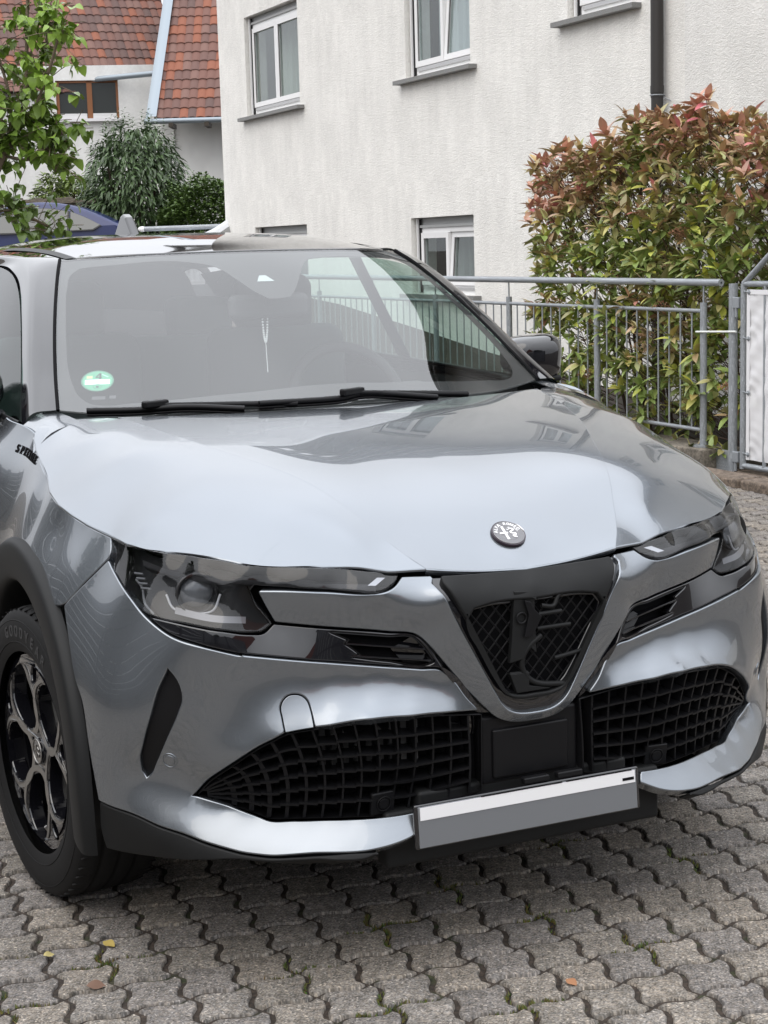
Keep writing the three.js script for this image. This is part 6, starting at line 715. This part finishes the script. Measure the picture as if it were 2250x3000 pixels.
// sides, tail
{
  const X = (y, z) => { const t = Math.max(0, (-2.6 - z) / 0.75); return 1 - 0.14 * t * t; };
  const prof = [[0.22, -0.80], [0.30, -0.86], [0.45, -0.876], [0.62, -0.88], [0.8, -0.87], [0.95, -0.855], [1.05, -0.815], [1.10, -0.775]], zs = [-0.5, -0.62, -1.0, -1.6, -2.2, -2.7, -3.1, -3.3];
  halves('door', skin(prof.map(([y, x]) => zs.map((z) => [x * X(y, z), y + (z < -0.6 ? (-0.6 - z) * 0.012 * (y - 0.2) : 0), z])), 40, 24), paint);
  obj('tailgate', skin([[0.3, 0.72], [0.6, 0.76], [0.9, 0.75], [1.12, 0.68], [1.35, 0.56], [1.5, 0.42]].map(([y, x]) => [-1, -0.6, 0, 0.6, 1].map((s) => [s * x, y, -3.3 - 0.05 * (1 - s * s) + Math.max(0, y - 1.0) * 0.9])), 20, 12), paint, car);
  halves('sill', rbox(0.06, 0.16, 1.7, 0.02, -0.83, 0.27, -1.28), matte);
}
// windscreen with its printed border
const WP = [[-0.682, 1.107, -0.30], [-0.670, 1.145, -0.355], [-0.655, 1.188, -0.419], [-0.625, 1.268, -0.532], [-0.588, 1.352, -0.656], [-0.541, 1.439, -0.80], [-0.515, 1.475, -0.875]];
{
  const G = SURF.glass, left = [[0, -0.105], [-0.2, -0.12], [-0.4, -0.175], [-0.58, -0.25], ...WP.map((p) => [p[0], p[2]]), [-0.42, -0.815], [-0.25, -0.765], [-0.1, -0.748], [0, -0.745]];
  const full = left.concat(left.slice(1, -1).map((p) => [-p[0], p[1]]).reverse());
  const ws = new THREE.Group(); ws.name = 'windshield'; car.add(ws);
  obj('pane', panel(full, G, { r: 0.001, depth: 0.004, cell: 0.03, step: 0.02, gap: 0.002 }), glassClear, ws);
  const c = OUTLINE('clear'), tb = OUTLINE('tab'), cm = OUTLINE('cam'), right = c.map((p) => [-p[0], p[1]]);
  const CLB = Math.min(...c.slice(-2).map((p) => p[1])) + 0.004, hole = [...c.slice(1), [0, CLB], ...right.slice(1).reverse(), [-tb[0][0], tb[0][1]], ...tb.slice(1, -1).map((p) => [-p[0], p[1]]).sort((a, b) => b[0] - a[0]), [tb[0][0], tb[0][1]]];
  const frit = std({ color: lin(0.01, 0.01, 0.011), roughness: 0.6 });
  obj('printed_border', panel(full, shifted(G, -0.005), { r: 0.0005, depth: 0.0005, cell: 0.02, holes: [hole], gap: 0.002, step: 0.015 }), frit, ws);
  obj('camera_window', panel(cm, shifted(G, -0.0035), { r: 0.0005, depth: 0.0005, gap: 0, cell: 0.02 }), std({ color: lin(0.35, 0.4, 0.4), roughness: 0.3 }), ws);
  // round emission sticker behind the glass
  const cv = document.createElement('canvas'); cv.width = 256; cv.height = 256; const x = cv.getContext('2d');
  x.fillStyle = '#4f9a7a'; x.fillRect(0, 0, 256, 256); x.strokeStyle = '#223f38'; x.lineWidth = 5; x.beginPath(); x.arc(128, 128, 122, 0, 7); x.stroke(); x.fillStyle = '#222a28'; x.font = 'bold 100px sans-serif'; x.textAlign = 'center'; x.fillText('4', 138, 106);
  x.fillStyle = '#f4fffc'; x.fillRect(30, 112, 196, 58); x.fillStyle = '#9fb0ac'; x.font = '34px serif'; x.fillText('OG KM 115', 122, 152); x.fillStyle = '#b9d08a'; x.fillRect(42, 64, 46, 34); x.strokeStyle = '#223f38'; x.lineWidth = 3; x.beginPath(); x.arc(128, 198, 30, 0, 7); x.stroke(); x.fillStyle = '#223f38'; x.fillRect(118, 190, 22, 24); x.fillStyle = '#a9d9c4'; x.save(); x.translate(186, 66); x.rotate(0.6); x.fillRect(-30, -5, 60, 9); x.restore();
  const st = new THREE.CanvasTexture(cv); st.colorSpace = THREE.SRGBColorSpace;
  const sk = OUTLINE('sticker'), sp = [(sk[2][0] + sk[3][0]) / 2, (sk[0][1] + sk[1][1]) / 2], P = G.at(...sp), N = G.normal(...sp), up = V(0, 1, 0).addScaledVector(N, -N.y).normalize(), rt = new THREE.Vector3().crossVectors(up, N);
  const place = (g, off) => g.applyMatrix4(new THREE.Matrix4().makeBasis(rt, up, N).setPosition(P.clone().addScaledVector(N, off)));
  obj('sticker', place(new THREE.CircleGeometry(0.041, 48), -0.0035), std({ map: st, roughness: 0.5 }), ws);
  obj('glass_marking', [place(box(0.034, 0.012, 0.0005, 0.005, -0.068, 0), -0.0035), place(box(0.016, 0.012, 0.0005, 0.04, -0.066, 0), -0.0035)], std({ color: lin(0.05, 0.05, 0.055), roughness: 0.7 }), ws);
  shade(ws);
  // wipers
  const wp = OUTLINE('wipers'), on = (a, b, d) => G.at(a, b).addScaledVector(G.normal(a, b), d);
  const wiper = (pts, base) => { const w = new THREE.Group(); w.name = 'wiper'; car.add(w); const top = pts.map((p) => on(p[0], p[1], 0.016)); obj('blade', [tube(top, 0.0075, 24, 8), tube(pts.map((p) => on(p[0], p[1] + 0.004, 0.006)), 0.004, 24, 6)], satin, w); const m = top[1].clone().lerp(top[2], 0.35), head = rbox(0.075, 0.018, 0.022, 0.005).rotateY(0.4 * (base.x < 0 ? 1 : 1)).translate(m.x + 0.005, m.y + 0.012, m.z + 0.004); obj('arm', [head, rod(m.clone().add(V(0.03, 0.008, 0.0)), base, 0.006, 8, 0.009)], satin, w); };
  wiper([wp[0], [(wp[0][0] + wp[2][0]) / 2, (wp[0][1] + wp[2][1]) / 2], wp[2], wp[3]], on(-0.12, -0.115, 0.01)); wiper([wp[4], wp[5], wp[6], wp[8]], on(0.38, -0.16, 0.01));
  obj('cowl', skin([[-0.7, -0.55, -0.3, 0, 0.3, 0.55, 0.7].map((a) => [a, 1.062, -0.12 - a * a * 0.2]), [-0.7, -0.55, -0.3, 0, 0.3, 0.55, 0.7].map((a) => [a, 1.07, -0.2 - a * a * 0.2])], 20, 2), satin, car);
}
// roof, pillars, side glass
{
  const R = surface('SH', [[0, 1.487, -0.745], [-0.25, 1.485, -0.765], [-0.45, 1.480, -0.835], [-0.515, 1.474, -0.885], [0, 1.518, -0.95], [0, 1.541, -1.25], [0, 1.55, -1.6], [0, 1.553, -1.95], [0, 1.54, -2.5], [-0.44, 1.513, -1.15], [-0.45, 1.522, -1.6], [-0.45, 1.515, -2.1], [-0.54, 1.486, -1.15], [-0.555, 1.492, -1.6], [-0.54, 1.475, -2.2], [-0.5, 1.44, -2.6]], 1e-6);
  const L = [[0, -0.75], [-0.25, -0.77], [-0.42, -0.822], [-0.51, -0.882], [-0.545, -1.1], [-0.56, -1.5], [-0.56, -1.9], [-0.53, -2.4], [-0.45, -2.62], [-0.2, -2.7], [0, -2.7]];
  obj('roof', panel(L.concat(L.slice(1, -1).map((p) => [-p[0], p[1]]).reverse()), R, { r: 0.006, depth: 0.02, cell: 0.03, step: 0.02 }), gloss, car);
  halves('roof_strip', skin([[[-0.5, -0.87], [-0.505, -1.1], [-0.51, -1.6], [-0.5, -2.3]].map((p) => R.at(...p).add(V(0, 0.002, 0)).toArray()), [[-0.475, -0.855], [-0.48, -1.1], [-0.485, -1.6], [-0.475, -2.3]].map((p) => R.at(...p).add(V(0, 0.002, 0)).toArray())], 20, 1), satin);
  const DP = [[-0.768, 1.07, -0.33], [-0.748, 1.115, -0.41], [-0.724, 1.17, -0.50], [-0.69, 1.255, -0.625], [-0.655, 1.34, -0.765], [-0.62, 1.415, -0.93], [-0.603, 1.45, -1.1]], rail = [[-0.585, 1.462, -1.3], [-0.585, 1.462, -1.7], [-0.57, 1.44, -2.2], [-0.53, 1.36, -2.6]];
  const W2 = [...WP.map((p, i) => [p[0] - 0.004, p[1] + 0.002, p[2] - 0.004]), [-0.545, 1.482, -1.1], [-0.56, 1.492, -1.5], [-0.56, 1.489, -1.9], [-0.53, 1.465, -2.4]].map((p) => p);
  const A = W2, B = [...DP, ...rail], mid = A.map((p, i) => { const q = B[Math.min(i, B.length - 1)]; return [(p[0] + q[0]) / 2 - 0.016, (p[1] + q[1]) / 2 + 0.014, (p[2] + q[2]) / 2 + 0.006]; });
  halves('pillar', skin([A, mid, B.slice(0, A.length)], 60, 10), gloss);
  const seal = tube(WP.map((p) => [p[0] - 0.001, p[1] + 0.001, p[2] + 0.002]), 0.0045, 40, 6); halves('pillar_seal', seal, deep);
  const belt = [[-0.768, 1.075, -0.36], [-0.775, 1.085, -0.6], [-0.78, 1.10, -1.0], [-0.78, 1.115, -1.6], [-0.77, 1.13, -2.2], [-0.74, 1.16, -2.7]];
  const top = [[-0.765, 1.08, -0.365], [-0.70, 1.235, -0.6], [-0.632, 1.40, -0.9], [-0.597, 1.455, -1.25], [-0.58, 1.435, -2.2], [-0.57, 1.3, -2.65]];
  halves('side_window', skin([belt, top], 40, 8), glassTint);
  halves('window_trim', tube(belt, 0.008, 40, 8), satin);
  halves('door_pillar', [skin([[[-0.783, 1.1, -1.33], [-0.601, 1.455, -1.33]], [[-0.783, 1.1, -1.43], [-0.601, 1.455, -1.43]]], 6, 2), skin([[[-0.77, 1.125, -2.25], [-0.57, 1.44, -2.2]], [[-0.73, 1.15, -2.9], [-0.5, 1.4, -2.7]]], 6, 2)].map((g) => g.translate(-0.003, 0, 0)).reduce((a, b) => join([a, b])), gloss);
  // cowl corner between bonnet, pillar and fender
  halves('fender_cap', skin([[[-0.795, 1.03, -0.1], [-0.775, 1.06, -0.18], [-0.77, 1.078, -0.30]], [[-0.74, 1.07, -0.14], [-0.72, 1.092, -0.24], [-0.725, 1.1, -0.33]], [[-0.66, 1.09, -0.17], [-0.67, 1.098, -0.27], [-0.684, 1.105, -0.33]]], 10, 8), paint);
  // mirrors
  const house = new THREE.SphereGeometry(1, 40, 24), p = house.attributes.position; for (let i = 0; i < p.count; i++) { const s = (v, e) => Math.sign(v) * Math.pow(Math.abs(v), e); const x = s(p.getX(i), 0.62), y = s(p.getY(i), 0.62), z = p.getZ(i); p.setXYZ(i, x * 0.09, y * (0.068 - 0.014 * x), z > 0 ? s(z, 0.8) * 0.075 : s(z, 0.35) * 0.05); } house.computeVertexNormals();
  const cap = house.clone().rotateZ(0.1).translate(-0.84, 1.148, -0.62), glassM = new THREE.CircleGeometry(1, 32).scale(0.076, 0.055, 1).rotateY(Math.PI).translate(-0.845, 1.15, -0.672);
  for (const m of [false, true]) { const M = (g) => (m ? mirrorX(g) : g), g = new THREE.Group(); g.name = 'mirror'; car.add(g); obj('mirror_cap', M(cap), gloss, g); obj('mirror_glass', M(glassM), chrome, g); obj('mirror_arm', M(join([rod([-0.755, 1.06, -0.5], [-0.82, 1.092, -0.6], 0.026, 14, 0.022), rbox(0.16, 0.018, 0.1, 0.008, -0.835, 1.083, -0.61)])), matte, g); obj('mirror_foot', M(skin([[[-0.776, 1.075, -0.36], [-0.79, 1.06, -0.42], [-0.795, 1.05, -0.58]], [[-0.785, 1.07, -0.36], [-0.81, 1.0, -0.44], [-0.81, 0.99, -0.5]]], 8, 4)), matte, g); shade(g); }
  // aerial fin
  const fin = new THREE.Shape(); [[-0.1, 0], [-0.02, 0.055], [0.0, 0.06], [0.03, 0.05], [0.09, 0]].forEach((q, i) => (i ? fin.lineTo(...q) : fin.moveTo(...q)));
  obj('roof_aerial', new THREE.ExtrudeGeometry(fin, { depth: 0.016, bevelEnabled: true, bevelSize: 0.008, bevelThickness: 0.008, bevelSegments: 5 }).rotateY(-Math.PI / 2).translate(0.008, 1.556, -1.98), gloss, car);
  // fender lettering
  const bd = OUTLINE('badge'), s = SURF.body, glyphs = 'SPECIALE'.split('').map((ch) => { const g = new TextGeometry(ch, { font: serif, size: 0.021, depth: 0.002, curveSegments: 3 }); g.computeBoundingBox(); const b = g.boundingBox, w = b.max.x - b.min.x; return [g.translate(-(b.max.x + b.min.x) / 2, -0.0105, 0), w]; }), total = glyphs.reduce((q, g) => q + g[1] + 0.003, 0);
  for (const m of [false, true]) { let run = 0; const out = glyphs.map(([g, w]) => { const c = (run + w / 2) / total; run += w + 0.003; const t = m ? 1 - c : c, at = (e) => s.at(bd[0][0] + (bd[1][0] - bd[0][0]) * (t + e), bd[0][1] + (bd[1][1] - bd[0][1]) * (t + e)), P = at(0), N = s.normal(bd[0][0] + (bd[1][0] - bd[0][0]) * t, bd[0][1] + (bd[1][1] - bd[0][1]) * t), al = at(m ? -0.02 : 0.02).sub(P); if (m) { P.x *= -1; N.x *= -1; al.x *= -1; } al.normalize(); return g.clone().applyMatrix4(new THREE.Matrix4().makeBasis(al, new THREE.Vector3().crossVectors(N, al), N).setPosition(P.addScaledVector(N, 0.0005))); }); obj('fender_lettering', out, deep, car); }
}
// cabin
{
  const cloth = std({ color: lin(0.08, 0.083, 0.088), roughness: 0.9 });
  obj('dashboard', [skin([[-0.66, -0.4, 0, 0.4, 0.66].map((x) => [x, 1.035, -0.24 - x * x * 0.2]), [-0.68, -0.4, 0, 0.4, 0.68].map((x) => [x, 1.05, -0.5 - x * x * 0.15]), [-0.68, -0.4, 0, 0.4, 0.68].map((x) => [x, 1.03, -0.72]), [-0.68, -0.4, 0, 0.4, 0.68].map((x) => [x, 0.8, -0.78])], 20, 14), rbox(0.34, 0.06, 0.16, 0.03, 0.36, 1.06, -0.66)], dark, car);
  const wheel = new THREE.Group(); wheel.name = 'steering_wheel'; wheel.position.set(0.36, 1.02, -0.9); wheel.rotation.x = -0.4; car.add(wheel);
  obj('wheel_rim', new THREE.TorusGeometry(0.18, 0.016, 12, 48), dark, wheel); obj('wheel_boss', [rbox(0.13, 0.1, 0.05, 0.02), box(0.3, 0.03, 0.02), box(0.03, 0.17, 0.02, 0, -0.08, 0)], dark, wheel);
  for (const x of [-0.36, 0.36]) { const s = new THREE.Group(); s.name = 'seat'; s.position.set(x, 0, -1.38); car.add(s); obj('seat_back', rbox(0.48, 0.62, 0.14, 0.06, 0, 0.93, -0.1, 4).rotateX(-0.02), cloth, s); obj('headrest', rbox(0.27, 0.19, 0.1, 0.045, 0, 1.31, -0.14, 4), cloth, s); obj('seat_cushion', rbox(0.5, 0.16, 0.52, 0.06, 0, 0.58, 0.2, 4), cloth, s); }
  obj('rear_bench', [rbox(1.2, 0.6, 0.16, 0.06, 0, 0.88, -2.35, 3), rbox(1.2, 0.16, 0.5, 0.06, 0, 0.55, -2.1, 3), rbox(0.26, 0.16, 0.1, 0.04, -0.38, 1.24, -2.38, 3), rbox(0.26, 0.16, 0.1, 0.04, 0.38, 1.24, -2.38, 3)], cloth, car);
  obj('cabin_floor', [box(1.5, 0.02, 2.9, 0, 0.42, -1.7), box(0.02, 0.62, 2.8, -0.79, 0.76, -1.75), box(0.02, 0.62, 2.8, 0.79, 0.76, -1.75), box(1.4, 0.9, 0.02, 0, 0.9, -3.12)], dark, car);
  obj('headliner', skin([[-0.5, 0, 0.5].map((x) => [x, 1.455 + 0.02 * (1 - x * x * 4), -0.9]), [-0.53, 0, 0.53].map((x) => [x, 1.47 + 0.04 * (1 - x * x * 3.5), -1.6]), [-0.5, 0, 0.5].map((x) => [x, 1.44 + 0.04 * (1 - x * x * 4), -2.55])], 10, 12), std({ color: lin(0.35, 0.36, 0.37), roughness: 0.95 }), car);
  obj('rear_mirror', [rbox(0.24, 0.07, 0.04, 0.02, 0.02, 1.33, -0.66, 3), rod([0.0, 1.37, -0.6], [0.01, 1.34, -0.64], 0.01)], dark, car);
  const bead = new THREE.SphereGeometry(0.0035, 8, 6), bm = std({ color: lin(0.75, 0.78, 0.78), roughness: 0.35 });
  const ros = thing('bead_chain', 'pale bead chain with thin pendant hanging from the mirror inside the windscreen', 'bead chain', [0.005, 1.30, -0.655]);
  for (let i = 0; i < 26; i++) { const t = i / 25, a = t * 2 - 1; obj('bead', bead.clone().translate(a * 0.011 * (1 - 0.3 * a * a), -0.07 + 0.075 * Math.pow(Math.abs(a), 1.6), 0), bm, ros); }
  obj('pendant', [rod([0, -0.07, 0], [0.003, -0.155, 0], 0.0013, 6)], bm, ros);
}
shade(car);

renderer.render(scene, camera);
